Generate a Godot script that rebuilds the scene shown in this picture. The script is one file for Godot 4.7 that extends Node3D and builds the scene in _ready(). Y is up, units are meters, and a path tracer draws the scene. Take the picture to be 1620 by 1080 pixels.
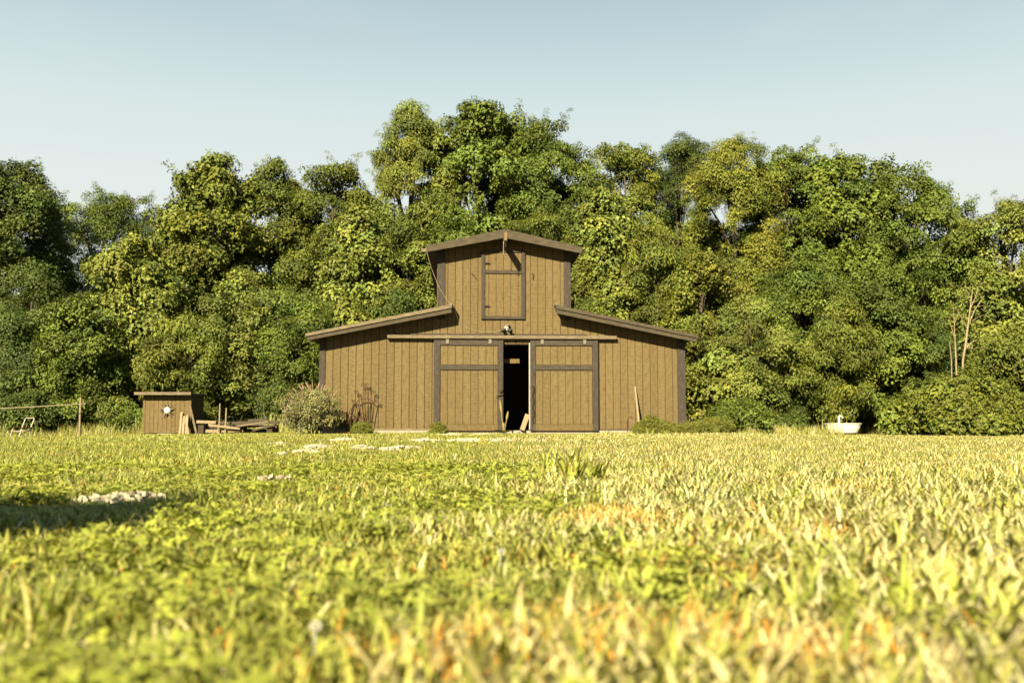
extends Node3D

# ------------------------------------------------------------------ view constants
const FOCAL := 1575.0            # focal length in photo pixels (photo 1620 x 1080)
const EYE := Vector3(0, 0.4, 0)
const PITCH := 0.083614          # radians, camera tilted up a little
const BARN_DEPTH := 26.7
const EXPOSURE := 4.8

var M := {}
var used_names := {}
var rng := RandomNumberGenerator.new()
var swell := FastNoiseLite.new()
var patchy := FastNoiseLite.new()

# ------------------------------------------------------------------ mesh collector
class MB:
	var v := PackedVector3Array()
	var n := PackedVector3Array()
	var c := PackedColorArray()
	var ix := PackedInt32Array()
	var tone := Color.WHITE
	func vert(p: Vector3, nn: Vector3) -> int:
		v.append(p); n.append(nn); c.append(tone)
		return v.size() - 1
	func tri(a: Vector3, b: Vector3, d: Vector3) -> void:   # counter-clockwise from outside
		var nn := (b - a).cross(d - a).normalized()
		var i := vert(a, nn); vert(b, nn); vert(d, nn)
		ix.append_array(PackedInt32Array([i, i + 2, i + 1]))
	func quad(a: Vector3, b: Vector3, d: Vector3, e: Vector3) -> void:
		var nn := (d - a).cross(e - b).normalized()
		var i := vert(a, nn); vert(b, nn); vert(d, nn); vert(e, nn)
		ix.append_array(PackedInt32Array([i, i + 2, i + 1, i, i + 3, i + 2]))
	func box(a: Vector3, b: Vector3) -> void:
		prism(PackedVector2Array([Vector2(a.x, a.y), Vector2(b.x, a.y), Vector2(b.x, b.y), Vector2(a.x, b.y)]), a.z, b.z)
	# polygon in the xy plane, counter-clockwise, pushed from z0 (back) to z1 (front); bev chamfers the front rim
	func prism(poly: PackedVector2Array, z0: float, z1: float, bev := 0.0) -> void:
		var inner := poly
		if bev > 0.0:
			var off := Geometry2D.offset_polygon(poly, -bev, Geometry2D.JOIN_MITER)
			if off.size() == 1 and off[0].size() == poly.size():
				# keep the same start corner
				var o: PackedVector2Array = off[0]
				var best := 0
				for k in o.size():
					if o[k].distance_to(poly[0]) < o[best].distance_to(poly[0]): best = k
				inner = PackedVector2Array()
				for k in o.size(): inner.append(o[(best + k) % o.size()])
			else:
				bev = 0.0
		var t := Geometry2D.triangulate_polygon(inner)
		for k in range(0, t.size(), 3):
			var p: Array = [inner[t[k]], inner[t[k + 1]], inner[t[k + 2]]]
			if (p[1] - p[0]).cross(p[2] - p[0]) < 0: p.reverse()
			tri(Vector3(p[0].x, p[0].y, z1), Vector3(p[1].x, p[1].y, z1), Vector3(p[2].x, p[2].y, z1))
		t = Geometry2D.triangulate_polygon(poly)
		for k in range(0, t.size(), 3):
			var p: Array = [poly[t[k]], poly[t[k + 1]], poly[t[k + 2]]]
			if (p[1] - p[0]).cross(p[2] - p[0]) < 0: p.reverse()
			tri(Vector3(p[0].x, p[0].y, z0), Vector3(p[2].x, p[2].y, z0), Vector3(p[1].x, p[1].y, z0))
		var m := poly.size()
		for k in m:
			var a := poly[k]; var b := poly[(k + 1) % m]
			quad(Vector3(a.x, a.y, z0), Vector3(b.x, b.y, z0), Vector3(b.x, b.y, z1 - bev), Vector3(a.x, a.y, z1 - bev))
			if bev > 0.0:
				var ai := inner[k]; var bi := inner[(k + 1) % m]
				quad(Vector3(a.x, a.y, z1 - bev), Vector3(b.x, b.y, z1 - bev), Vector3(bi.x, bi.y, z1), Vector3(ai.x, ai.y, z1))
	func tube(pts: PackedVector3Array, radii: Array, sides := 6, close := true) -> void:
		var start := v.size()
		var side := Vector3.ZERO
		for k in pts.size():
			var dir := (pts[mini(k + 1, pts.size() - 1)] - pts[maxi(k - 1, 0)]).normalized()
			if k == 0:
				side = dir.cross(Vector3(0.31, 0.2, 0.93) if absf(dir.y) > 0.8 else Vector3.UP).normalized()
			else:
				side = (side - dir * side.dot(dir)).normalized()
			var up := side.cross(dir)
			var r: float = radii[mini(k, radii.size() - 1)]
			for s in sides:
				var a := TAU * s / sides
				var d := side * cos(a) + up * sin(a)
				vert(pts[k] + d * r, d)
		for k in pts.size() - 1:
			for s in sides:
				var a := start + k * sides + s
				var b := start + k * sides + (s + 1) % sides
				ix.append_array(PackedInt32Array([a, b, a + sides, b, b + sides, a + sides]))
		if close:
			for e in [0, pts.size() - 1]:
				var ce: int = e
				var i0 := start + ce * sides
				for s in range(1, sides - 1):
					if ce == 0: ix.append_array(PackedInt32Array([i0, i0 + s + 1, i0 + s]))
					else: ix.append_array(PackedInt32Array([i0, i0 + s, i0 + s + 1]))
	func mesh() -> ArrayMesh:
		var a := []
		a.resize(Mesh.ARRAY_MAX)
		a[Mesh.ARRAY_VERTEX] = v; a[Mesh.ARRAY_NORMAL] = n; a[Mesh.ARRAY_COLOR] = c; a[Mesh.ARRAY_INDEX] = ix
		var am := ArrayMesh.new()
		am.add_surface_from_arrays(Mesh.PRIMITIVE_TRIANGLES, a)
		return am

# ------------------------------------------------------------------ naming and tagging
func numbered(called: String) -> String:
	var k: int = used_names.get(called, 0)
	used_names[called] = k + 1
	return called if k == 0 else "%s_%03d" % [called, k]

func tag(o: Node, label: String, category: String, group := "", kind := "") -> Node:
	if label: o.set_meta("label", label)
	if category: o.set_meta("category", category)
	if group: o.set_meta("group", group)
	if kind: o.set_meta("kind", kind)
	return o

func thing(called: String, at: Vector3, label: String, category: String, group := "", turn := 0.0) -> Node3D:
	var o := Node3D.new()
	o.name = numbered(called)
	add_child(o)
	o.position = at
	o.rotation.y = turn
	tag(o, label, category, group)
	return o

func put(mesh: Mesh, called: String, mat: Material, parent: Node = null) -> MeshInstance3D:
	var o := MeshInstance3D.new()
	o.mesh = mesh
	o.material_override = mat
	if parent == null:
		o.name = numbered(called)
		add_child(o)
	else:
		o.name = called
		parent.add_child(o, true)
	return o

func scatter(mesh: Mesh, mat: Material, where: Array, tints: PackedColorArray, called: String, parent: Node = null) -> MultiMeshInstance3D:
	var mm := MultiMesh.new()
	mm.transform_format = MultiMesh.TRANSFORM_3D
	mm.use_colors = true
	mm.mesh = mesh
	mm.instance_count = where.size()
	for i in where.size():
		mm.set_instance_transform(i, where[i])
		mm.set_instance_color(i, tints[i])
	var o := MultiMeshInstance3D.new()
	o.multimesh = mm
	o.material_override = mat
	if parent == null:
		o.name = numbered(called)
		add_child(o)
	else:
		o.name = called
		parent.add_child(o, true)
	o.set_meta("kind", "stuff")
	return o

# ------------------------------------------------------------------ ground and picture rays
func amp(x: float) -> float:
	var xs := [-16.0, -13.0, -10.0, -6.0, 5.5, 8.5, 40.0]
	var ys := [0.0, 0.02, 0.1, 0.15, 0.15, 0.03, 0.03]
	if x <= xs[0]: return ys[0]
	for k in xs.size() - 1:
		if x <= xs[k + 1]:
			return lerpf(ys[k], ys[k + 1], smoothstep(xs[k], xs[k + 1], x))
	return ys[-1]

func gh(x: float, z: float) -> float:
	var d := -z
	var calm := 1.0 - smoothstep(18.0, 24.0, d)
	return amp(x) * smoothstep(8.0, 21.0, d) + 0.016 * calm * swell.get_noise_2d(x * 30.0, z * 30.0)

func pixel_ray(px: float, py: float) -> Vector3:
	var a := (px - 810.0) / FOCAL
	var b := (540.0 - py) / FOCAL
	var c := cos(PITCH); var s := sin(PITCH)
	return Vector3(a, b * c + s, b * s - c)

func at_depth(px: float, py: float, depth: float) -> Vector3:
	var r := pixel_ray(px, py)
	return EYE + r * (depth / -r.z)

func on_ground(px: float, py: float) -> Vector3:
	var r := pixel_ray(px, py)
	var t := 0.5
	while t < 60.0:
		var p := EYE + r * t
		if p.y <= gh(p.x, p.z): return Vector3(p.x, gh(p.x, p.z), p.z)
		t += 0.02
	return EYE + r * 40.0

func ground_at(px: float, depth: float) -> Vector3:
	var x := (px - 810.0) / FOCAL * depth
	return Vector3(x, gh(x, -depth), -depth)

# ------------------------------------------------------------------ materials
func lin(r: float, g: float, b: float) -> Color:
	return Color(r, g, b).linear_to_srgb()

func noise_tex(freq: float, ramp: Array, size := 512, octaves := 4, seed_ := 1, kind := FastNoiseLite.TYPE_SIMPLEX_SMOOTH) -> NoiseTexture2D:
	var f := FastNoiseLite.new()
	f.noise_type = kind
	f.frequency = freq
	f.fractal_octaves = octaves
	f.seed = seed_
	var t := NoiseTexture2D.new()
	t.width = size; t.height = size
	t.seamless = true
	t.noise = f
	if ramp:
		var g := Gradient.new()
		var off := PackedFloat32Array(); var col := PackedColorArray()
		for e in ramp:
			off.append(e[0]); col.append(e[1])
		g.offsets = off; g.colors = col
		t.color_ramp = g
	return t

func plain(col: Color, rough := 0.85, metal := 0.0) -> StandardMaterial3D:
	var m := StandardMaterial3D.new()
	m.albedo_color = col
	m.roughness = rough
	m.metallic = metal
	m.metallic_specular = 0.35
	return m

# painted or bare timber: grain along the given axis, with saw marks as relief
func timber(a: Color, b: Color, c: Color, scale: Vector3, seed_: int, bump := 0.25) -> StandardMaterial3D:
	var m := plain(Color.WHITE, 0.9)
	m.albedo_texture = noise_tex(0.012, [[0.0, a], [0.45, b], [0.6, b], [1.0, c]], 512, 5, seed_)
	m.uv1_triplanar = true
	m.uv1_world_triplanar = true
	m.uv1_scale = scale
	m.heightmap_enabled = true
	m.heightmap_texture = noise_tex(0.03, [], 512, 3, seed_ + 7)
	m.heightmap_scale = bump
	return m

func leafy(backlight: Color, rough := 0.55) -> StandardMaterial3D:
	var m := plain(Color.WHITE, rough)
	m.vertex_color_use_as_albedo = true
	m.cull_mode = BaseMaterial3D.CULL_DISABLED
	m.backlight_enabled = true
	m.backlight = backlight
	m.metallic_specular = 0.3
	return m

func make_materials() -> void:
	# siding: weathered ochre paint, four tones of board
	var tones := [[0.078, 0.0555, 0.023], [0.081, 0.058, 0.0245], [0.075, 0.053, 0.0218], [0.084, 0.0605, 0.026]]
	M.board = []
	for k in 4:
		var t: Array = tones[k]
		M.board.append(timber(lin(t[0] * 0.7, t[1] * 0.68, t[2] * 0.64), lin(t[0], t[1], t[2]), lin(t[0] * 1.22, t[1] * 1.24, t[2] * 1.35), Vector3(0.9, 2.6, 0.9), 11 + k * 5, 0.5))
	# weather streaks and scuffs in the paint, running down the boards
	var streaks := noise_tex(0.02, [[0.0, Color(0.88, 0.87, 0.84)], [0.35, Color(0.96, 0.955, 0.94)], [0.55, Color(1, 1, 1)], [1.0, Color(1, 1, 1)]], 512, 4, 31)
	for m in M.board:
		m.detail_enabled = true
		m.detail_albedo = streaks
		m.detail_blend_mode = BaseMaterial3D.BLEND_MODE_MUL
		m.detail_uv_layer = BaseMaterial3D.DETAIL_UV_2
		m.uv2_triplanar = true
		m.uv2_world_triplanar = true
		m.uv2_scale = Vector3(1.6, 0.22, 1.6)
	M.trim = timber(lin(0.017, 0.014, 0.010), lin(0.028, 0.022, 0.017), lin(0.044, 0.036, 0.028), Vector3(2.0, 0.6, 2.0), 41, 0.35)
	M.rail = timber(lin(0.018, 0.015, 0.011), lin(0.031, 0.025, 0.018), lin(0.047, 0.038, 0.029), Vector3(0.5, 2.5, 2.0), 43, 0.35)
	M.fascia = timber(lin(0.022, 0.017, 0.011), lin(0.038, 0.030, 0.019), lin(0.062, 0.050, 0.033), Vector3(0.5, 2.5, 2.0), 47, 0.35)
	M.weathered = timber(lin(0.052, 0.039, 0.026), lin(0.091, 0.071, 0.045), lin(0.142, 0.117, 0.077), Vector3(0.6, 3.0, 3.0), 53, 0.35)
	M.bare = timber(lin(0.090, 0.063, 0.036), lin(0.153, 0.117, 0.072), lin(0.203, 0.162, 0.108), Vector3(2.5, 0.8, 2.5), 59, 0.4)
	M.beam = timber(lin(0.08, 0.05, 0.022), lin(0.11, 0.074, 0.034), lin(0.14, 0.1, 0.05), Vector3(2.5, 2.5, 0.8), 61, 0.3)
	M.roofing = plain(lin(0.060, 0.050, 0.040), 0.95)
	M.dark_wood = plain(lin(0.030, 0.022, 0.013), 0.95)
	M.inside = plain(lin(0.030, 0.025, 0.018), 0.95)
	M.concrete = timber(lin(0.113, 0.099, 0.077), lin(0.162, 0.149, 0.117), lin(0.203, 0.184, 0.149), Vector3(1.2, 1.2, 1.2), 67, 0.4)
	M.stone = timber(lin(0.110, 0.095, 0.065), lin(0.225, 0.205, 0.160), lin(0.290, 0.270, 0.225), Vector3(2.2, 2.2, 2.2), 71, 0.8)
	M.gravel = plain(lin(0.27, 0.245, 0.19), 0.95)
	M.gravel.vertex_color_use_as_albedo = true
	M.hanger = plain(lin(0.1, 0.09, 0.07), 0.6, 0.2)
	M.white = plain(lin(0.324, 0.315, 0.288), 0.6)
	M.white_worn = timber(lin(0.105, 0.090, 0.072), lin(0.198, 0.186, 0.162), lin(0.225, 0.216, 0.198), Vector3(3, 0.8, 3), 73, 0.2)
	M.enamel = plain(lin(0.370, 0.360, 0.335), 0.25)
	M.iron = plain(lin(0.025, 0.015, 0.010), 0.7, 0.3)
	M.rust = timber(lin(0.017, 0.010, 0.006), lin(0.035, 0.017, 0.008), lin(0.077, 0.035, 0.014), Vector3(6, 6, 6), 79, 0.2)
	M.steel = plain(lin(0.24, 0.2, 0.165), 0.5, 0.2)
	M.black = plain(lin(0.02, 0.02, 0.02), 0.5)
	M.rope = plain(lin(0.200, 0.168, 0.112), 0.9)
	M.brick = timber(lin(0.135, 0.045, 0.013), lin(0.203, 0.077, 0.023), lin(0.225, 0.099, 0.036), Vector3(5, 5, 5), 83, 0.3)
	M.bark = timber(lin(0.030, 0.022, 0.015), lin(0.055, 0.043, 0.030), lin(0.100, 0.083, 0.060), Vector3(3, 0.7, 3), 89, 2.0)
	M.dead_bark = timber(lin(0.118, 0.084, 0.050), lin(0.176, 0.134, 0.084), lin(0.218, 0.176, 0.122), Vector3(4, 0.8, 4), 97, 0.6)
	M.leaf = leafy(lin(0.2, 0.24, 0.06))
	M.grass = leafy(lin(0.38, 0.4, 0.14), 0.6)
	M.straw = leafy(lin(0.3, 0.28, 0.16), 0.75)
	M.leaf.albedo_color = lin(0.5, 0.5, 0.5)
	M.grass.albedo_color = lin(0.56, 0.54, 0.54)
	M.straw.albedo_color = lin(0.6, 0.56, 0.5)
	M.petal = leafy(lin(0.3, 0.3, 0.25), 0.7)
	M.petal.albedo_color = lin(0.5, 0.5, 0.5)
	var soil := plain(Color.WHITE, 1.0)
	soil.albedo_texture = noise_tex(0.02, [[0.0, lin(0.035, 0.035, 0.009)], [0.4, lin(0.065, 0.062, 0.015)], [0.6, lin(0.095, 0.083, 0.025)], [1.0, lin(0.130, 0.100, 0.040)]], 1024, 5, 3)
	soil.uv1_triplanar = true
	soil.uv1_world_triplanar = true
	soil.uv1_scale = Vector3(0.35, 0.35, 0.35)
	M.soil = soil

# ------------------------------------------------------------------ _ready
func _ready() -> void:
	set_view()
	set_daylight()
	rng.seed = 20240611
	swell.noise_type = FastNoiseLite.TYPE_SIMPLEX_SMOOTH
	swell.frequency = 0.02
	swell.seed = 5
	patchy.noise_type = FastNoiseLite.TYPE_SIMPLEX_SMOOTH
	patchy.frequency = 0.35
	patchy.fractal_octaves = 3
	patchy.seed = 9
	make_materials()
	build_ground()
	build_barn()
	print("barn done")
	build_woods()
	print("woods done")
	build_yard()
	build_stones()
	build_lawn()
	print("lawn done")

func set_view() -> void:
	var cam := Camera3D.new()
	cam.name = "camera"
	add_child(cam)
	var lens := CameraAttributesPhysical.new()
	lens.frustum_focal_length = 35.0
	lens.frustum_focus_distance = 13.0
	lens.exposure_aperture = 2.6
	cam.attributes = lens
	cam.position = EYE
	cam.rotation = Vector3(PITCH, 0, 0)
	cam.fov = rad_to_deg(2.0 * atan(540.0 / FOCAL))
	cam.near = 0.05
	cam.far = 1500.0
	cam.current = true

func set_daylight() -> void:
	var e := Environment.new()
	e.background_mode = Environment.BG_SKY
	e.tonemap_mode = Environment.TONE_MAPPER_LINEAR
	e.tonemap_exposure = EXPOSURE
	e.sdfgi_enabled = true
	e.ssao_enabled = true
	e.ssil_enabled = true
	var sky := Sky.new()
	var pano := PanoramaSkyMaterial.new()
	# clear air: pale and hazy low down, blue-grey higher up; the same all the way round
	var stops := [[0.0, Vector3(0.84, 0.87, 0.81)], [10.0, Vector3(0.82, 0.86, 0.82)], [14.0, Vector3(0.76, 0.84, 0.82)], [18.0, Vector3(0.67, 0.785, 0.79)], [24.0, Vector3(0.455, 0.605, 0.65)], [40.0, Vector3(0.27, 0.41, 0.49)], [90.0, Vector3(0.14, 0.25, 0.34)]]
	var w := 1024
	var h := 512
	var im := Image.create(w, h, false, Image.FORMAT_RGBAF)
	var wisps := FastNoiseLite.new()
	wisps.noise_type = FastNoiseLite.TYPE_SIMPLEX_SMOOTH
	wisps.frequency = 0.9
	wisps.fractal_octaves = 5
	wisps.seed = 21
	for y in h:
		var elev := 90.0 - (y + 0.5) / h * 180.0
		var col: Vector3 = stops[0][1]
		for k in stops.size() - 1:
			var e0: float = stops[k][0]
			var e1: float = stops[k + 1][0]
			if elev >= e0 and elev <= e1:
				col = (stops[k][1] as Vector3).lerp(stops[k + 1][1], (elev - e0) / (e1 - e0))
		for x in w:
			var a := TAU * x / w
			var thin := 0.0
			if elev > 0.0:
				thin = maxf(0.0, wisps.get_noise_3d(cos(a) * 3.0, elev * 0.22, sin(a) * 3.0) - 0.08) * 0.45
			var cc := col.lerp(Vector3(0.78, 0.82, 0.78), thin) / EXPOSURE
			im.set_pixel(x, y, Color(cc.x, cc.y, cc.z, 1.0))
	pano.panorama = ImageTexture.create_from_image(im)
	sky.sky_material = pano
	e.sky = sky
	var we := WorldEnvironment.new()
	we.name = "world_environment"
	we.environment = e
	add_child(we)
	var sun := DirectionalLight3D.new()
	sun.name = "sun"
	sun.light_color = Color(1.0, 0.94, 0.78)
	sun.light_energy = 1.6
	sun.light_angular_distance = 0.5
	sun.shadow_enabled = true
	add_child(sun)
	sun.look_at_from_position(Vector3.ZERO, Vector3(0.397, -0.72, -1.02), Vector3.UP)

func build_ground() -> void:
	var mb := MB.new()
	var xs := []
	var zs := []
	for k in 61: xs.append(-30.0 + k)
	xs = [-600.0, -250.0, -120.0, -60.0] + xs + [60.0, 120.0, 250.0, 600.0]
	for k in 97: zs.append(4.0 - k * 0.5)
	zs = [300.0, 100.0, 30.0] + zs + [-60.0, -90.0, -150.0, -300.0, -700.0]
	for z in zs:
		for x in xs:
			mb.vert(Vector3(x, gh(x, z), z), Vector3.UP)
	var m: int = xs.size()
	for j in zs.size() - 1:
		for i in m - 1:
			var a := j * m + i
			mb.ix.append_array(PackedInt32Array([a, a + m + 1, a + 1, a, a + m, a + m + 1]))
	var g := put(mb.mesh(), "ground", M.soil)
	g.set_meta("kind", "structure")

# ------------------------------------------------------------------ the barn
func slab(poly: Array, z0: float, z1: float, bev := 0.0) -> ArrayMesh:
	var mb := MB.new()
	mb.prism(PackedVector2Array(poly), z0, z1, bev)
	return mb.mesh()

func bx(x0: float, y0: float, z0: float, x1: float, y1: float, z1: float, bev := 0.0) -> ArrayMesh:
	return slab([Vector2(x0, y0), Vector2(x1, y0), Vector2(x1, y1), Vector2(x0, y1)], z0, z1, bev)

func low_top(x: float) -> float:
	return 3.575 - 0.208 * (absf(x) - 1.387)

func up_top(x: float) -> float:
	return 5.61 - 0.227 * absf(x - 0.02)

func build_barn() -> void:
	var g := 0.15
	var yaw := deg_to_rad(3.0)
	var centre := at_depth(796, 680, BARN_DEPTH)
	var barn := thing("barn", Vector3(centre.x, g, -BARN_DEPTH), "brown board barn with raised centre loft, dark trim and sliding doors ajar", "barn", "", yaw)
	var r := RandomNumberGenerator.new()
	r.seed = 77
	var s := -g      # all heights below are above the lawn datum; the thing stands g above it
	var node := Node3D.new()
	put(bx(-4.85, 0.0 + s, -10.0, 4.85, 0.25 + s, 0.06), "foundation", M.concrete, barn)
	# the wall sheathing behind the boards, open where the doors stand apart
	var sheath := [Vector2(-4.88, 0.25), Vector2(-0.02, 0.25), Vector2(-0.02, 2.55), Vector2(0.72, 2.55), Vector2(0.72, 0.25), Vector2(4.88, 0.25), Vector2(4.88, low_top(4.88) - 0.1), Vector2(1.8, low_top(1.8) - 0.1), Vector2(1.8, up_top(1.8) - 0.1), Vector2(0.02, up_top(0.02) - 0.1), Vector2(-1.76, up_top(-1.76) - 0.1), Vector2(-1.76, low_top(1.76) - 0.1), Vector2(-4.88, low_top(4.88) - 0.1)]
	for k in sheath.size(): sheath[k].y += s
	var front := put(slab(sheath, -0.06, 0.002), "front_wall", M.dark_wood, barn)
	# boards of the front wall, one by one
	var pitch := 0.2028
	var x := -4.739
	while x < 4.72:
		var x0 := x + 0.007
		var x1 := minf(x + pitch - 0.007, 4.722)
		var mid := (x0 + x1) / 2.0
		var pieces := []
		var lower_foot := 0.27
		if mid > -1.75 and mid < 2.45: lower_foot = 2.57
		if absf(mid) > 1.75:
			pieces.append([lower_foot, low_top(x0) - 0.09, low_top(x1) - 0.09])
		else:
			pieces.append([lower_foot, 2.815, 2.815])
			pieces.append([2.822, up_top(x0) - 0.09, up_top(x1) - 0.09])
		for p in pieces:
			var zz := 0.022 + r.randf_range(-0.002, 0.002)
			put(slab([Vector2(x0, p[0] + s), Vector2(x1, p[0] + s), Vector2(x1, p[2] + s), Vector2(x0, p[1] + s)], 0.003, zz, 0.004), "board", M.board[r.randi() % 4], front)
		x += pitch
	# trim
	for c in [[-4.90, -4.741, 0.25, low_top(4.9) - 0.095], [4.724, 4.94, 0.25, low_top(4.94) - 0.095]]:
		put(bx(c[0], c[2] + s, -0.02, c[1], c[3] + s, 0.055, 0.006), "corner_board", M.trim, barn)
	for c in [[-1.775, -1.572, low_top(1.6) - 0.3, up_top(-1.77) - 0.095], [1.64, 1.832, low_top(1.6) - 0.3, up_top(1.83) - 0.095]]:
		put(bx(c[0], c[2] + s, -0.02, c[1], c[3] + s, 0.055, 0.006), "corner_board", M.trim, barn)
	put(bx(-4.74, 0.2 + s, 0.024, -1.9, 0.30 + s, 0.045, 0.004), "base_board", M.weathered, barn)
	put(bx(2.6, 0.2 + s, 0.024, 4.72, 0.29 + s, 0.045, 0.004), "base_board", M.rail, barn)
	# side and back walls, floor, partition
	put(bx(-4.88, 0.25 + s, -10.0, -4.82, low_top(4.88) - 0.09 + s, -0.061), "side_wall", M.board[0], barn)
	put(bx(4.82, 0.25 + s, -10.0, 4.88, low_top(4.88) - 0.09 + s, -0.061), "side_wall", M.board[1], barn)
	for sx in [-1.0, 1.0]:
		put(bx(sx * 1.76 - 0.03, low_top(1.8) - 0.4 + s, -9.99, sx * 1.76 + 0.03, up_top(1.8 * sx) - 0.09 + s, -0.061), "loft_side_wall", M.board[2], barn)
	put(slab([Vector2(-4.88, 0.25 + s), Vector2(4.88, 0.25 + s), Vector2(4.88, low_top(4.88) - 0.1 + s), Vector2(1.76, low_top(1.8) - 0.1 + s), Vector2(1.76, up_top(1.76) - 0.1 + s), Vector2(0.02, up_top(0.02) - 0.1 + s), Vector2(-1.76, up_top(-1.76) - 0.1 + s), Vector2(-1.76, low_top(1.8) - 0.1 + s), Vector2(-4.88, low_top(4.88) - 0.1 + s)], -10.06, -10.001), "back_wall", M.board[3], barn)
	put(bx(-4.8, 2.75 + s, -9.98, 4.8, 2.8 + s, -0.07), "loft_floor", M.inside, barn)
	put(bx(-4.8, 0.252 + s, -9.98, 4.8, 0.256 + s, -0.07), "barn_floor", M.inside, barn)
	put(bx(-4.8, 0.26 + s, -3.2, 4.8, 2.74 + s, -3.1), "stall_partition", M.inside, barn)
	put(bx(0.03, 2.07 + s, -0.36, 0.46, 2.19 + s, -0.32, 0.004), "inner_beam", M.board[0], barn)
	# roofs: a deck, a fascia in front of it and a thin edge strip along the top
	for sx in [-1.0, 1.0]:
		var deck := []
		for p in [[1.795, -0.09], [5.2, -0.09], [5.2, 0.0], [1.795, 0.0]]:
			deck.append(Vector2(sx * p[0], low_top(p[0]) + p[1] + s))
		if sx < 0: deck.reverse()
		var roof := put(slab(deck, -10.4, 0.40), "lower_roof", M.roofing, barn)
		var fore := []
		for p in [[1.4, -0.09], [1.795, -0.09], [1.795, 0.0], [1.4, 0.0]]:
			fore.append(Vector2(sx * p[0], low_top(p[0]) + p[1] + s))
		if sx < 0: fore.reverse()
		put(slab(fore, 0.026, 0.40), "roof_return", M.roofing, roof)
		var fas := []
		for p in [[1.39, -0.215], [5.165, -0.185], [5.185, -0.075], [1.39, -0.095]]:
			fas.append(Vector2(sx * p[0], low_top(p[0]) + p[1] + s))
		if sx < 0: fas.reverse()
		put(slab(fas, 0.401, 0.44, 0.004), "fascia", M.fascia, roof)
		var edge := []
		for p in [[1.38, -0.094], [5.21, -0.074], [5.215, 0.008], [1.38, 0.008]]:
			edge.append(Vector2(sx * p[0], low_top(p[0]) + p[1] + s))
		if sx < 0: edge.reverse()
		put(slab(edge, 0.401, 0.475, 0.004), "edge_strip", M.weathered if sx < 0 else M.fascia, roof)
		put(bx(sx * 1.42 - 0.05, low_top(1.42) + 0.01 + s, 0.03, sx * 1.42 + 0.05, low_top(1.42) + 0.06 + s, 0.45, 0.006), "flashing_block", M.weathered, roof)
	for sx in [-1.0, 1.0]:
		var deck := [Vector2(0.02, up_top(0.02) - 0.09 + s), Vector2(0.02 + sx * 2.08, up_top(0.02 + sx * 2.08) - 0.09 + s), Vector2(0.02 + sx * 2.08, up_top(0.02 + sx * 2.08) + s), Vector2(0.02, up_top(0.02) + s)]
		if sx < 0: deck.reverse()
		var roof := put(slab(deck, -10.4, 0.40), "upper_roof", M.roofing, barn)
		var fas := [Vector2(0.02, 5.375 + s), Vector2(0.02 + sx * 2.07, up_top(0.02 + sx * 2.07) - 0.165 + s), Vector2(0.02 + sx * 2.09, up_top(0.02 + sx * 2.09) + 0.006 + s), Vector2(0.02, up_top(0.02) + 0.008 + s)]
		if sx < 0: fas.reverse()
		put(slab(fas, 0.401, 0.445, 0.004), "fascia", M.fascia, roof)
	put(bx(-2.2, 4.98 + s, 0.2, -2.062, 5.07 + s, 0.43, 0.006), "eave_bracket", M.weathered, barn)
	# hay beam with hook and rope
	var hay := put(bx(-0.012, 5.2 + s, -0.5, 0.058, 5.42 + s, 1.0, 0.006), "hay_beam", M.beam, barn)
	var hook := MB.new()
	hook.tube(PackedVector3Array([Vector3(0.02, 5.2 + s, 0.93), Vector3(0.02, 5.12 + s, 0.93), Vector3(0.035, 5.08 + s, 0.93), Vector3(0.02, 5.05 + s, 0.93), Vector3(0.0, 5.07 + s, 0.93)]), [0.01], 6)
	put(hook.mesh(), "hook", M.iron, hay)
	var rope := MB.new()
	rope.tube(PackedVector3Array([Vector3(-0.02, 5.25 + s, 0.6), Vector3(-0.02, 4.9 + s, 0.6)]), [0.007], 5)
	put(rope.mesh(), "rope", M.rope, hay)
	# sliding door track
	put(bx(-3.10, 2.697 + s, 0.03, 3.056, 2.787 + s, 0.165, 0.006), "track_cover", M.weathered, barn)
	put(bx(-2.5, 2.8 + s, 0.024, 2.25, 2.84 + s, 0.05, 0.003), "track_flashing", M.trim, barn)
	sliding_door(barn, -1.859, -0.005, 0.17, 0.14, s, r, -1)
	sliding_door(barn, 0.725, 2.552, 0.132, 0.15, s, r, 1)
	put(bx(0.69, 0.27 + s, -0.05, 0.722, 2.6 + s, 0.10, 0.004), "door_jamb", M.white_worn, barn)
	loft_door(barn, s, r)
	# floodlight pair over the track
	var lamp := put(bx(0.03, 2.93 + s, 0.024, 0.15, 3.05 + s, 0.06, 0.006), "floodlight", M.white_worn, barn)
	for sx in [-1.0, 1.0]:
		var hb := MB.new()
		hb.tube(PackedVector3Array([Vector3(0.09 + sx * 0.03, 2.97 + s, 0.05), Vector3(0.09 + sx * 0.06, 2.95 + s, 0.1), Vector3(0.09 + sx * 0.08, 2.93 + s, 0.14), Vector3(0.09 + sx * 0.1, 2.9 + s, 0.22)]), [0.02, 0.022, 0.045, 0.06], 10)
		put(hb.mesh(), "lamp_head", M.black, lamp)
	var cap := MB.new()
	cap.tube(PackedVector3Array([Vector3(0.12, 3.05 + s, 0.05), Vector3(0.14, 3.08 + s, 0.1), Vector3(0.12, 3.06 + s, 0.17)]), [0.02, 0.035, 0.02], 8)
	put(cap.mesh(), "sensor", M.steel, lamp)
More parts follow.
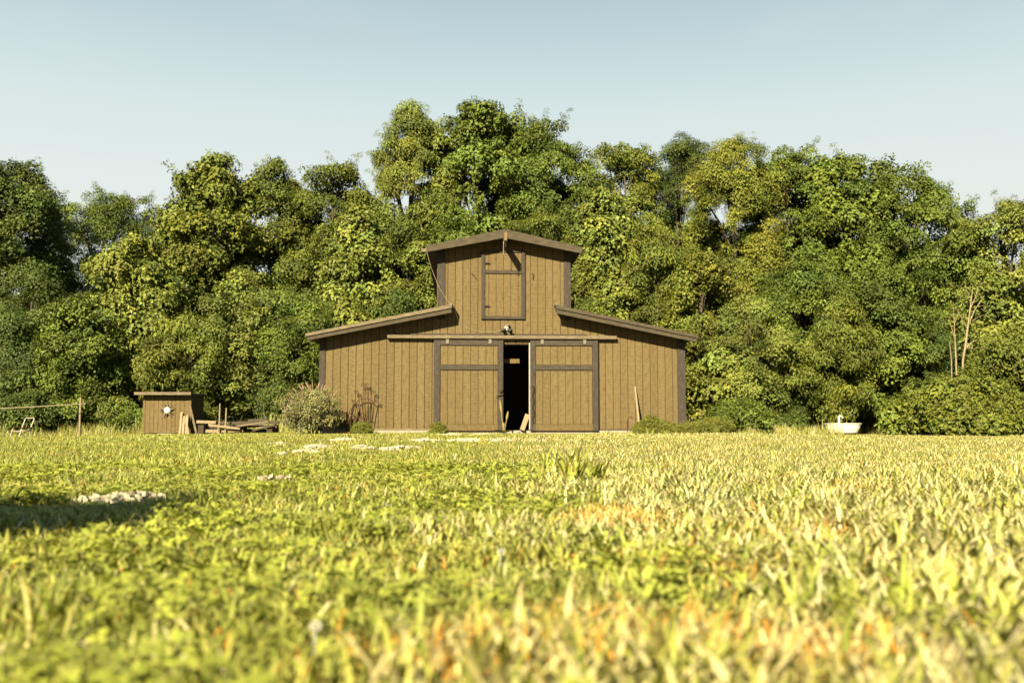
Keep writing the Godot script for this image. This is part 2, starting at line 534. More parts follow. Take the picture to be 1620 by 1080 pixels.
	# bent iron hooks on the loft wall
	for h in [[Vector2(-0.86, 4.48), Vector2(-0.80, 4.42), Vector2(-0.74, 4.33), Vector2(-0.70, 4.27)], [Vector2(0.76, 4.5), Vector2(0.82, 4.44), Vector2(0.80, 4.36), Vector2(0.84, 4.28), Vector2(0.93, 4.27)]]:
		var hp := PackedVector3Array()
		for k in h.size(): hp.append(Vector3(h[k].x, h[k].y + s, 0.03 + 0.03 * sin(k * 1.3)))
		var ib := MB.new()
		ib.tube(hp, [0.011], 6)
		put(ib.mesh(), "iron_hook", M.iron, barn)
	# cable from the eave down to the lamp
	var cb := MB.new()
	var ctrl := [Vector3(-2.06, 5.0, 0.42), Vector3(-1.95, 4.6, 0.42), Vector3(-1.75, 4.08, 0.45), Vector3(-1.5, 3.66, 0.48), Vector3(-1.36, 3.55, 0.4), Vector3(-1.2, 3.18, 0.05), Vector3(-1.0, 3.0, 0.035), Vector3(-0.75, 2.9, 0.035), Vector3(-0.4, 2.88, 0.04), Vector3(-0.15, 2.9, 0.04), Vector3(0.04, 2.97, 0.05)]
	var cp := PackedVector3Array()
	for k in ctrl.size(): cp.append(ctrl[k] + Vector3(0, s, 0))
	cb.tube(cp, [0.0045], 5)
	put(cb.mesh(), "cable", M.rope, barn)
	node.free()

func sliding_door(barn: Node, x0: float, x1: float, wl: float, wr: float, s: float, r: RandomNumberGenerator, side: int) -> void:
	var y0 := 0.245 + s; var y1 := 2.66 + s
	var z := 0.07
	var door := put(bx(x0 + 0.01, y0 + 0.01, z, x1 - 0.01, y1 - 0.01, z + 0.012), "sliding_door", M.dark_wood, barn)
	door.set_meta("label", "brown boarded sliding door with dark frame and " + ("latch" if side < 0 else "hanging chain"))
	var rows := [[y0 + 0.165, 1.862 + s], [2.0 + s, 2.518 + s]]
	for row in rows:
		var x := x0 + wl + 0.004
		while x < x1 - wr - 0.03:
			var xe := minf(x + 0.2, x1 - wr - 0.004)
			put(bx(x + 0.004, row[0] + 0.003, z + 0.013, xe - 0.004, row[1] - 0.003, z + 0.03 + r.randf_range(-0.002, 0.002), 0.004), "board", M.board[r.randi() % 4], door)
			x += 0.203
	put(bx(x0, y0, z - 0.005, x0 + wl, y1, z + 0.065, 0.005), "stile", M.trim, door)
	put(bx(x1 - wr, y0, z - 0.005, x1, y1, z + 0.065, 0.005), "stile", M.trim, door)
	for ry in [[y0 + 0.002, y0 + 0.162], [1.864 + s, 1.997 + s], [2.52 + s, 2.658 + s]]:
		put(bx(x0 + wl + 0.001, ry[0], z + 0.013, x1 - wr - 0.001, ry[1], z + 0.06, 0.005), "rail", M.rail if ry[0] > y0 + 0.1 else M.board[2], door)
	for hx in ([-1.495, -0.357] if side < 0 else [1.044, 2.19]):
		var hg := put(bx(hx - 0.04, 2.56 + s, z + 0.067, hx + 0.04, 2.68 + s, z + 0.085, 0.004), "hanger", M.hanger, door)
	if side < 0:
		put(bx(-0.09, 1.27 + s, z + 0.066, -0.02, 1.36 + s, z + 0.12, 0.008), "latch", M.iron, door)
		var hb := MB.new()
		hb.tube(PackedVector3Array([Vector3(-0.2, 1.16 + s, z + 0.08), Vector3(-0.02, 1.2 + s, z + 0.1), Vector3(0.0, 1.23 + s, z + 0.09)]), [0.014], 6)
		put(hb.mesh(), "bolt", M.iron, door)
	else:
		var prev := Vector3(0.80, 1.42 + s, z + 0.09)
		for k in 22:
			var cx := 0.80 + 0.02 * sin(k * 0.9)
			var cy := 1.42 - k * 0.045 + s
			var lb := MB.new()
			var ring := PackedVector3Array()
			for q in 9:
				var a := TAU * q / 8.0
				var flat := Vector3(cos(a) * 0.018, sin(a) * 0.03, 0) if k % 2 == 0 else Vector3(cos(a) * 0.006, sin(a) * 0.03, cos(a) * 0.016)
				ring.append(Vector3(cx, cy, z + 0.085) + flat)
			lb.tube(ring, [0.007], 5, false)
			put(lb.mesh(), "chain_link", M.iron, door)

func loft_door(barn: Node, s: float, r: RandomNumberGenerator) -> void:
	var x0 := -0.596; var x1 := 0.587; var y0 := 3.234 + s; var y1 := 5.1 + s
	var door := put(bx(x0 + 0.01, y0 + 0.01, 0.026, x1 - 0.01, y1 - 0.01, 0.034), "loft_door", M.dark_wood, barn)
	for row in [[y0 + 0.078, 4.468 + s], [4.56 + s, y1 - 0.052]]:
		var x := x0 + 0.1
		while x < x1 - 0.1:
			var w := 0.105 if x < x0 + 0.11 else 0.198
			var xe := minf(x + w, x1 - 0.088)
			put(bx(x + 0.005, row[0] + 0.002, 0.035, xe - 0.005, row[1] - 0.002, 0.05, 0.004), "board", M.board[r.randi() % 4], door)
			x = xe
	put(bx(x0, y0, 0.024, x0 + 0.097, y1, 0.085, 0.005), "stile", M.trim, door)
	put(bx(x1 - 0.085, y0, 0.024, x1, y1, 0.085, 0.005), "stile", M.trim, door)
	for ry in [[y0 + 0.001, y0 + 0.076], [4.47 + s, 4.558 + s], [y1 - 0.05, y1 - 0.001]]:
		put(bx(x0 + 0.098, ry[0], 0.03, x1 - 0.086, ry[1], 0.078, 0.005), "rail", M.rail, door)
	for hy in [4.757, 3.588]:
		put(bx(-0.52, hy - 0.02 + s, 0.086, -0.37, hy + 0.02 + s, 0.094, 0.003), "hinge", M.iron, door)

# ------------------------------------------------------------------ foliage
func rdir(r: RandomNumberGenerator) -> Vector3:
	var y := r.randf_range(-1.0, 1.0)
	var a := r.randf() * TAU
	var q := sqrt(1.0 - y * y)
	return Vector3(q * cos(a), y, q * sin(a))

func leaf_cluster(seed_: int, count: int, spread: float, length: float, width: float, droop := 0.0) -> ArrayMesh:
	var r := RandomNumberGenerator.new()
	r.seed = seed_
	var mb := MB.new()
	for k in count:
		var a := r.randf() * TAU
		var q := sqrt(r.randf()) * spread
		var p := Vector3(cos(a) * q, r.randf_range(-0.35, 0.35) * spread - q * q / spread * 0.45, sin(a) * q)
		var out := (Vector3(cos(a), 0.0, sin(a)) + rdir(r) * 0.8)
		var nn := (Vector3(0, 1.0, 0) + out * 0.45 + rdir(r) * 0.65).normalized()
		var along := (out - nn * out.dot(nn)).normalized()
		along = (along + Vector3(0, -droop, 0)).normalized()
		var side := along.cross(nn).normalized()
		nn = side.cross(along)
		var L := length * r.randf_range(0.7, 1.3)
		var W := width * r.randf_range(0.75, 1.25) * 0.5
		var lum := r.randf_range(0.72, 1.28)
		mb.tone = Color(lum * r.randf_range(0.9, 1.15), lum, lum * r.randf_range(0.8, 1.2))
		var tip := p + along * L - nn * L * 0.12
		var m := p + along * L * 0.45 - nn * W * 0.25
		var l := p + along * L * 0.42 + side * W + nn * W * 0.2
		var rr := p + along * L * 0.42 - side * W + nn * W * 0.2
		var n1 := (nn - side * 0.4).normalized()
		var n2 := (nn + side * 0.4).normalized()
		var i := mb.vert(p, n1); mb.vert(l, n1); mb.vert(tip, n1)
		mb.ix.append_array(PackedInt32Array([i, i + 2, i + 1]))
		i = mb.vert(p, n2); mb.vert(tip, n2); mb.vert(rr, n2)
		mb.ix.append_array(PackedInt32Array([i, i + 2, i + 1]))
	return mb.mesh()

var clusters := {}

# fills arrays with the leaf clusters of one crown: boughs inside an uneven envelope, each bough a dome of clusters
func crown_into(where: Array, tints: PackedColorArray, r: RandomNumberGenerator, base: Vector3, o: Dictionary) -> PackedVector3Array:
	var rx: float = o.rx
	var top: float = o.top
	var bot: float = o.bot
	var bough: float = o.get("bough", 0.5)
	var tint: Color = o.tint
	var dens: float = o.get("dens", 1.0)
	var spiky: float = o.get("spiky", 1.0)
	var lsize: float = o.get("leaf", 1.0)
	var hh := (top - bot) / 2.0
	var cy := (top + bot) / 2.0
	var flat: float = o.get("flat", 0.5)
	var nb := int((rx * hh * 3.7 + 4.0) / (bough * bough) * o.get("fill", 1.0))
	var boughs := PackedVector3Array()
	var lump := FastNoiseLite.new()
	lump.seed = r.randi() % 10000
	lump.frequency = 0.9
	for b in nb:
		var dy := r.randf_range(-1.0, 1.0)
		var da := r.randf() * TAU
		var dq := sqrt(1.0 - pow(absf(dy), 2.8))
		if b < 3:
			dy = 0.97 - 0.1 * b
			dq = 0.3 * b
		var d := Vector3(cos(da) * dq, dy, sin(da) * dq)
		var br := bough * (0.45 + 1.3 * pow(r.randf(), 2.2))
		var bflat := flat * r.randf_range(0.8, 2.0)
		if b < 3: br = bough * 0.9
		var prof := 1.0 + 0.38 * lump.get_noise_3d(d.x * 1.4, d.y * 1.4, d.z * 1.4)
		var rad := lerpf(0.62, 1.06, sqrt(r.randf())) if b > 2 else 1.0
		var shape := 1.0 - 0.12 * maxf(0.0, d.y) - 0.1 * maxf(0.0, -d.y)
		var c := Vector3(d.x * (rx * prof - br * 0.6) * shape, d.y * (hh - br * 0.7) * (1.0 + 0.12 * lump.get_noise_3d(d.x * 3.0, d.y * 3.0, 7.0)), d.z * (rx * prof - br * 0.6) * shape) * rad
		if b == 0: c.y = hh - br * 0.78
		c.y += cy
		boughs.append(base + c)
		var tone := r.randf_range(0.55, 1.3)
		var warm := r.randf_range(-0.1, 0.1)
		var bt := Color(tint.r * tone * (1.0 + warm), tint.g * tone, tint.b * tone * (1.0 - warm))
		var nc := int(br * br * 54.0 * dens / lsize) + 2
		var outward := Vector3(c.x, (c.y - cy) * 0.4, c.z).normalized()
		for k in nc:
			var e := (rdir(r) + outward * 0.35 + Vector3(0, 0.3, 0)).normalized()
			var p := c + Vector3(e.x, e.y * bflat, e.z) * br * (r.randf_range(0.65, 1.08) if k % 5 else r.randf_range(0.9, 1.4))
			if p.y < 0.05: continue
			var up := (e * 0.8 + Vector3(0, 0.55, 0) + rdir(r) * 0.4).normalized()
			var sidev := up.cross(rdir(r)).normalized()
			var sc := r.randf_range(0.75, 1.3) * lsize
			where.append(Transform3D(Basis(sidev * sc, up * sc, sidev.cross(up) * sc), base + p))
			var v := r.randf_range(0.85, 1.15)
			tints.append(Color(bt.r * v, bt.g * v, bt.b * v))
	# leading shoots that break the outline
	for k in int(nb * 0.3 * spiky):
		var b := boughs[r.randi() % boughs.size()]
		var dir := (Vector3(b.x - base.x, 0, b.z - base.z).normalized() * 0.6 + Vector3(0, 0.8, 0) + rdir(r) * 0.5).normalized()
		var len := bough * r.randf_range(1.1, 2.0)
		var tone := r.randf_range(0.85, 1.25)
		for q in 6:
			var f := (q + 1) / 6.0
			var up := (Vector3(0, 0.7, 0) + rdir(r) * 0.6 + dir * 0.3).normalized()
			var sidev := up.cross(rdir(r)).normalized()
			var sc := lsize * lerpf(1.0, 0.42, f)
			where.append(Transform3D(Basis(sidev * sc, up * sc, sidev.cross(up) * sc), b + dir * len * f + rdir(r) * 0.08))
			tints.append(Color(tint.r * tone, tint.g * tone, tint.b * tone))
	return boughs

func make_tree(called: String, label: String, category: String, group: String, base: Vector3, o: Dictionary) -> Node3D:
	var r := RandomNumberGenerator.new()
	r.seed = int(o.seed)
	var t := thing(called, base, label, category, group)
	var where := []
	var tints := PackedColorArray()
	var boughs := crown_into(where, tints, r, Vector3.ZERO, o)
	var tr: float = o.get("trunk", 0.16)
	var top: float = o.top
	var mb := MB.new()
	if not o.get("stems", false):
		var pts := PackedVector3Array()
		var rad := []
		var lean := Vector3(r.randf_range(-0.3, 0.3), 0, r.randf_range(-0.3, 0.3))
		for k in 9:
			var f := k / 8.0
			pts.append(Vector3(0, -0.1 + f * (top - 0.5), 0) + lean * f + Vector3(sin(f * 7.0 + o.seed) * 0.06, 0, cos(f * 6.0 + o.seed) * 0.06))
			rad.append(tr * (1.25 if k == 0 else 1.0 - 0.85 * f))
		mb.tube(pts, rad, 8)
		put(mb.mesh(), "trunk", M.bark, t)
		var limbs := mini(10, boughs.size())
		for k in limbs:
			var b := boughs[k]
			var f := clampf((b.y - 1.2) / top, 0.12, 0.8)
			var s := pts[int(f * 7.0)]
			var lb := MB.new()
			var mid := s.lerp(b, 0.5) + Vector3(0, 0.25, 0)
			lb.tube(PackedVector3Array([s, mid, b]), [tr * (1.0 - f) * 0.55, tr * 0.25, 0.012], 5)
			put(lb.mesh(), "limb", M.bark, t)
	else:
		for k in mini(6, boughs.size()):
			var b := boughs[k]
			var sb := MB.new()
			var f := Vector3(r.randf_range(-0.12, 0.12), -0.05, r.randf_range(-0.12, 0.12))
			sb.tube(PackedVector3Array([f, f.lerp(b, 0.5) + Vector3(0, 0.12, 0), b]), [tr * 0.4, tr * 0.25, 0.006], 5)
			put(sb.mesh(), "stem", M.bark, t)
	var kind: String = o.get("cluster", "broad")
	scatter(clusters[kind], M.leaf, where, tints, "crown", t)
	return t

func build_woods() -> void:
	clusters.broad = leaf_cluster(3, 44, 0.29, 0.095, 0.066, 0.1)
	clusters.fine = leaf_cluster(4, 54, 0.27, 0.075, 0.045, 0.1)
	clusters.droopy = leaf_cluster(5, 40, 0.30, 0.12, 0.045, 0.5)
	clusters.big = leaf_cluster(8, 26, 0.30, 0.13, 0.095, 0.15)
	clusters.shrub = leaf_cluster(6, 30, 0.17, 0.07, 0.03, 0.0)
	clusters.weed = leaf_cluster(7, 16, 0.12, 0.09, 0.04, 0.15)
	var olive := Color(0.168, 0.2, 0.03)
	var green := Color(0.138, 0.188, 0.028)
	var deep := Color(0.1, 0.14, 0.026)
	var pale := Color(0.215, 0.258, 0.05)
	var gold := Color(0.205, 0.226, 0.034)
	# tall trees of the wood: centre x, top y, depth, crown half width (photo pixels), crown bottom y
	var tall := [
		["broadleaf_tree", "loose dark tree with tiered branches behind the clothesline post", 5, 254, 37.0, 72, 560, deep, {"bough": 0.55, "flat": 0.45, "fill": 1.5}],
		["broadleaf_tree", "small round tree crown low in the dip of the treeline", 160, 302, 42.0, 98, 560, green, {"cluster": "fine", "bough": 0.45}],
		["broadleaf_tree", "domed olive tree behind the small shed, rounded high crown", 322, 248, 40.0, 80, 560, olive, {"bough": 0.56, "cluster": "big"}],
		["broadleaf_tree", "narrow olive tree with a notched top between two domed trees", 432, 248, 41.0, 62, 560, olive, {}],
		["broadleaf_tree", "broad olive tree beside the gap before the tallest trees", 528, 258, 40.0, 78, 560, olive, {}],
		["poplar_tree", "feathery pale poplar with windblown drooping leaves beside the tallest crown", 650, 174, 41.0, 62, 520, pale, {"cluster": "droopy", "bough": 0.45, "spiky": 3.0}],
		["broadleaf_tree", "tallest broad green tree rising directly behind the barn roof ridge", 765, 168, 42.0, 110, 520, green, {"bough": 0.55, "cluster": "big", "fill": 1.2}],
		["broadleaf_tree", "rounded green crown joined to the tallest tree above the barn", 868, 194, 41.0, 80, 520, green, {}],
		["broadleaf_tree", "airy tree with sky gaps beyond the barn loft eave", 990, 226, 42.0, 66, 540, olive, {"fill": 0.85}],
		["broadleaf_tree", "dark pointed tree top standing behind the yellowing tree", 1082, 211, 45.0, 50, 520, deep, {"cluster": "fine", "bough": 0.45}],
		["broadleaf_tree", "yellowing tree with golden upper leaves", 1165, 221, 41.0, 80, 560, gold, {"bough": 0.5, "cluster": "fine", "spiky": 1.6}],
		["broadleaf_tree", "dark green domed tree beside the yellowing tree", 1252, 230, 41.5, 68, 560, green, {}],
		["broadleaf_tree", "bushy green tree with a knobbly dome on the descending treeline", 1345, 246, 41.0, 78, 560, green, {"bough": 0.52, "cluster": "big", "fill": 1.2}],
		["broadleaf_tree", "wide green tree with a stepped shoulder above the bare dead tree", 1455, 280, 40.0, 84, 560, green, {}],
		["broadleaf_tree", "yellow green tree with a spiky top past the bare dead tree", 1602, 316, 38.0, 82, 560, pale, {"spiky": 2.0}],
	]
	var n := 0
	for a in tall:
		n += 1
		var depth: float = a[4]
		var base := ground_at(a[2], depth)
		var o := {"rx": a[5] / FOCAL * depth * (1.05 if a[2] < 1200 else 1.18), "top": at_depth(a[2], a[3], depth).y - base.y, "bot": at_depth(a[2], a[6], depth).y - base.y, "tint": a[7], "seed": 100 + n * 17, "trunk": 0.2}
		o.merge(a[8], true)
		make_tree(a[0], a[1], "tree", "trees of the wood", base, o)
	# lower trees that stand in front of the tall ones
	var low := [
		[50, 425, 34.5, 70, deep, "dark low tree in front of the loose tiered tree"], [205, 372, 36.0, 85, pale, "pale bright tree swelling forward of the dip in the treeline"], [120, 470, 34.0, 70, green, "mid green low tree behind the clothesline post"], [290, 500, 34.0, 70, olive, "olive low tree directly behind the small shed"], [375, 425, 35.0, 70, pale, "pale low tree behind the timber pile"],
		[470, 470, 35.0, 65, green, "green low tree behind the flowering shrub"], [560, 330, 38.0, 62, pale, "pale slender tree in the gap beside the broad olive tree"], [640, 345, 38.5, 70, olive, "olive tree below the feathery poplar"], [610, 450, 37.5, 60, green, "green low tree above the barn's lower roof by the cable"], [720, 330, 39.5, 75, green, "green tree showing just above the loft eave under the tallest tree"], [860, 325, 39.5, 80, olive, "olive tree showing above the loft roof under the rounded crown"],
		[955, 300, 39.0, 62, pale, "pale tree beside the airy tree beyond the loft"], [930, 420, 38.5, 60, olive, "olive tree rising behind the lower roof without the cable"], [1030, 340, 38.5, 70, olive, "olive tree below the airy tree with sky gaps"], [1110, 400, 37.5, 72, gold, "golden low tree below the dark pointed top"], [1190, 470, 36.0, 70, pale, "pale low tree below the yellowing tree"], [1160, 545, 36.0, 50, pale, "pale low tree close to the barn corner without the shrub"],
		[1270, 400, 37.5, 78, green, "green tree below the dark domed tree"], [1330, 470, 36.0, 66, olive, "olive low tree behind the bathtub spout"], [1395, 420, 37.0, 70, green, "green tree below the knobbly domed tree"], [1460, 500, 37.5, 60, deep, "dark low tree beside the bare dead tree"], [1590, 430, 36.5, 62, pale, "pale low tree overhanging the bare dead tree on its far side from the barn"], [1610, 520, 34.0, 70, olive, "olive low tree at the wood edge past the bare dead tree"],
	]
	for a in low:
		n += 1
		var depth: float = a[2]
		var base := ground_at(a[0], depth)
		var top := at_depth(a[0], a[1], depth).y - base.y
		make_tree("young_tree", a[5], "tree", "lower trees along the wood edge", base,
			{"rx": a[3] / FOCAL * depth * 0.95, "top": top, "bot": 0.5, "tint": a[4], "seed": 100 + n * 17, "trunk": 0.11, "bough": [0.36, 0.44, 0.52][n % 3], "cluster": ["broad", "fine", "big", "broad", "droopy"][n % 5]})
	# bushes along the foot of the wood
	for k in 26:
		var px := -20.0 + k * 66.0 + rng.randf_range(-18, 18)
		if px > 500 and px < 1070: continue
		if rng.randf() < 0.2: continue
		n += 1
		var depth := rng.randf_range(32.5, 34.0) if px < 500 else rng.randf_range(34.5, 37.0) if px < 1250 else rng.randf_range(38.5, 40.0)
		var base := ground_at(px, depth)
		make_tree("bush", "low green bush at the foot of the wood", "bush", "bushes at the foot of the wood", base,
			{"rx": rng.randf_range(0.5, 1.15), "top": rng.randf_range(0.6, 2.1), "bot": 0.05, "tint": [green, olive, deep, pale][rng.randi() % 4], "seed": 100 + n * 17, "trunk": 0.06, "bough": [0.28, 0.4][n % 2], "stems": true, "spiky": 2.0, "cluster": ["weed", "broad", "fine"][n % 3]})
	# the rest of the wood behind, one mass
	var where := []
	var tints := PackedColorArray()
	var r := RandomNumberGenerator.new()
	r.seed = 4242
	for k in 34:
		var px := -140.0 + k * 57.0
		var depth := r.randf_range(46.0, 51.0)
		var base := ground_at(px, depth)
		var hgt := r.randf_range(6.4, 7.6)
		if px > 150 and px < 600: hgt += 1.2
		if px >= 600 and px < 1480: hgt += 2.4
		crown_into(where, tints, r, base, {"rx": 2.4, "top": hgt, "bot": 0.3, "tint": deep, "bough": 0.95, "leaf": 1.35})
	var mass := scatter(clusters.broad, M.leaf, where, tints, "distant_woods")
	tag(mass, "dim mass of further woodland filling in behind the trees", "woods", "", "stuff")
	dead_tree()
	for a in [[1500, 600, 32.2, 0.7], [1535, 588, 32.0, 0.6], [1462, 622, 33.4, 0.6], [1575, 605, 32.6, 0.7], [1605, 630, 32.0, 0.5], [1425, 635, 34.0, 0.5], [1518, 640, 31.4, 0.5], [1555, 645, 31.2, 0.45]]:
		var sb := ground_at(a[0], a[2])
		make_tree("bush", "ragged green bush around the foot of the bare dead tree", "bush", "bushes before the dead tree", sb, {"rx": a[3], "top": at_depth(a[0], a[1], a[2]).y - sb.y, "bot": 0.05, "tint": olive, "seed": 600 + int(a[0]), "trunk": 0.06, "bough": 0.3, "stems": true, "spiky": 3.0, "dens": 0.8, "cluster": "big"})
	# shrub added out of view, only to cast the shadow on the lawn
	var b := Vector3(-2.95, gh(-2.95, -2.15), -2.15)
	make_tree("shadow_shrub", "dense rounded shrub added out of view to shade the lawn", "shrub", "", b, {"rx": 0.72, "top": 1.95, "bot": 0.1, "tint": green, "seed": 911, "trunk": 0.08, "bough": 0.42, "stems": true, "dens": 1.5, "cluster": "fine", "leaf": 0.7, "fill": 1.2})

func dead_tree() -> void:
	var d := 32.9
	var base := ground_at(1522, d)
	var t := thing("dead_tree", base, "bare pale dead tree with forked leafless stems among green foliage", "dead tree")
	var stems := [
		[[1522, 690, 0.06], [1524, 571, 0.055], [1529, 540, 0.05], [1534, 500, 0.035], [1540, 452, 0.012]],
		[[1524, 560, 0.04], [1533, 545, 0.03], [1546, 537, 0.012]],
		[[1532, 515, 0.03], [1543, 490, 0.02], [1556, 470, 0.008]],
		[[1535, 490, 0.025], [1544, 470, 0.016], [1549, 452, 0.006]],
		[[1516, 690, 0.05], [1513, 565, 0.04], [1511, 530, 0.028], [1509, 484, 0.008]],
		[[1511, 535, 0.02], [1505, 515, 0.012], [1502, 505, 0.006]],
		[[1508, 690, 0.035], [1506, 573, 0.026], [1503, 540, 0.01]],
		[[1531, 520, 0.022], [1520, 500, 0.014], [1512, 485, 0.006]],
		[[1537, 475, 0.014], [1530, 458, 0.01], [1527, 446, 0.005]],
		[[1538, 508, 0.016], [1550, 500, 0.01], [1562, 497, 0.005]],
		[[1510, 515, 0.014], [1516, 498, 0.009], [1518, 488, 0.005]],
		[[1527, 548, 0.018], [1540, 552, 0.012], [1560, 548, 0.006]],
		[[1547, 483, 0.012], [1552, 484, 0.008], [1560, 482, 0.005]],
	]
	var k := 0
	for s in stems:
		var pts := PackedVector3Array()
		var rad := []
		for p in s:
			pts.append(at_depth(p[0], p[1], d + 0.12 * sin(k * 2.1 + p[1] * 0.02)) - base)
			rad.append(p[2] * 0.66)
		var mb := MB.new()
		mb.tube(pts, rad, 6)
		put(mb.mesh(), "stem" if s[0][1] > 600 else "twig", M.dead_bark, t)
		k += 1

# ------------------------------------------------------------------ things in the yard
func rod(a: Vector3, b: Vector3, ra: float, rb := -1.0, sides := 6) -> ArrayMesh:
	var mb := MB.new()
	mb.tube(PackedVector3Array([a, b]), [ra, ra if rb < 0 else rb], sides)
	return mb.mesh()

func path(pts: Array, rad: float, sides := 6) -> ArrayMesh:
	var mb := MB.new()
	mb.tube(PackedVector3Array(pts), [rad], sides)
	return mb.mesh()

func plank_between(a: Vector3, b: Vector3, w: float, th: float) -> Array:
	# mesh along local x, and its transform
	var L := a.distance_to(b)
	var x := (b - a).normalized()
	var z := x.cross(Vector3(0.05, 1, 0.02)).normalized() if absf(x.y) < 0.9 else x.cross(Vector3(0, 0, 1)).normalized()
	if absf(x.y) >= 0.5: z = (Vector3(0, 0, 1) - x * x.z).normalized()
	var y := z.cross(x)
	return [bx(-L / 2, -w / 2, -th / 2, L / 2, w / 2, th / 2, 0.004), Transform3D(Basis(x, y, z), (a + b) / 2)]

func build_yard() -> void:
	shed()
	wood_pile()
	clothesline()
	lawn_chair()
	trellis()
	bathtub()
	wall_things()
	plants()

func shed() -> void:
	var d := 30.0
	var base := ground_at(265, d)
	var t := thing("garden_shed", base, "small brown board shed with flat overhanging roof at the wood edge", "shed", "", deg_to_rad(1.0))
	var w := 0.72
	var h := at_depth(265, 624, d).y - base.y
	put(bx(-w, 0, -1.3, w, h, -0.022), "shed_walls", M.dark_wood, t)
	var r := RandomNumberGenerator.new()
	r.seed = 5
	var x := -w + 0.07
	while x < w - 0.08:
		put(bx(x + 0.003, 0.06, -0.021, minf(x + 0.13, w - 0.07) - 0.003, h - 0.03, r.randf_range(-0.004, 0.004), 0.003), "board", M.board[r.randi() % 4], t)
		x += 0.13
	for sx in [-1.0, 1.0]:
		put(bx(sx * (w - 0.035) - 0.035, 0.0, -0.02, sx * (w - 0.035) + 0.035, h, 0.014, 0.003), "corner_board", M.board[0], t)
	put(bx(-w - 0.12, h - 0.01, -1.5, w + 0.03, h + 0.05, 0.2), "roof", M.roofing, t)
	put(bx(-w - 0.2, h - 0.02, 0.201, w + 0.05, h + 0.07, 0.24, 0.004), "fascia", M.weathered, t)
	put(bx(-0.22, 0.0, 0.0, 0.2, 0.05, 0.2), "threshold", M.stone, t)
	# sun ornament hung on the front
	var c := at_depth(264, 649, d - 0.05)
	var s := thing("sun_ornament", c, "pale metal sun face with pointed rays hung on the shed front", "ornament")
	var disc := MB.new()
	var prof := [[0.0, 0.05], [0.045, 0.047], [0.075, 0.036], [0.095, 0.018], [0.102, 0.0]]
	for k in prof.size() - 1:
		for q in 20:
			var a0 := TAU * q / 20.0; var a1 := TAU * (q + 1) / 20.0
			var p0: Array = prof[k]; var p1: Array = prof[k + 1]
			disc.quad(Vector3(cos(a0) * p0[0], sin(a0) * p0[0], p0[1]), Vector3(cos(a0) * p1[0], sin(a0) * p1[0], p1[1]), Vector3(cos(a1) * p1[0], sin(a1) * p1[0], p1[1]), Vector3(cos(a1) * p0[0], sin(a1) * p0[0], p0[1]))
	put(disc.mesh(), "disc", M.white, s)
	for k in 10:
		var a := TAU * k / 10.0 + 0.2
		var u := Vector2(cos(a), sin(a)); var v := Vector2(-sin(a), cos(a))
		var bend := 0.02 if k % 2 == 0 else -0.015
		var poly := [u * 0.1 - v * 0.026, u * 0.15 - v * 0.018 + v * bend, u * (0.235 if k % 2 == 0 else 0.22) + v * bend * 2.0, u * 0.15 + v * 0.018 + v * bend, u * 0.1 + v * 0.026]
		put(slab(poly, 0.0, 0.012), "ray", M.weathered if k % 2 == 0 else M.iron, s)
	# boards leaning on the shed
	var leaning := [[284, 680, 287, 652], [289, 680, 291, 658], [294, 680, 296, 657], [298, 681, 293, 660]]
	for p in leaning:
		var a := at_depth(p[0], p[1], d - 0.35); a.y = gh(a.x, a.z)
		var q := plank_between(a, at_depth(p[2], p[3], d - 0.05), 0.07, 0.03)
		var o := put(q[0], "leaning_board", M.bare, null)
		o.transform = q[1]
		tag(o, "short weathered board leaning on the shed front", "board", "short boards leaning on the shed")
	var fa := at_depth(311, 682, d - 0.2); fa.y = gh(fa.x, fa.z)
	var q2 := plank_between(fa, at_depth(300, 641, d - 0.25), 0.06, 0.035)
	var o2 := put(q2[0], "leaning_pole", M.weathered, null)
	o2.transform = q2[1]
	tag(o2, "long thin pole leaning against the shed corner", "pole")

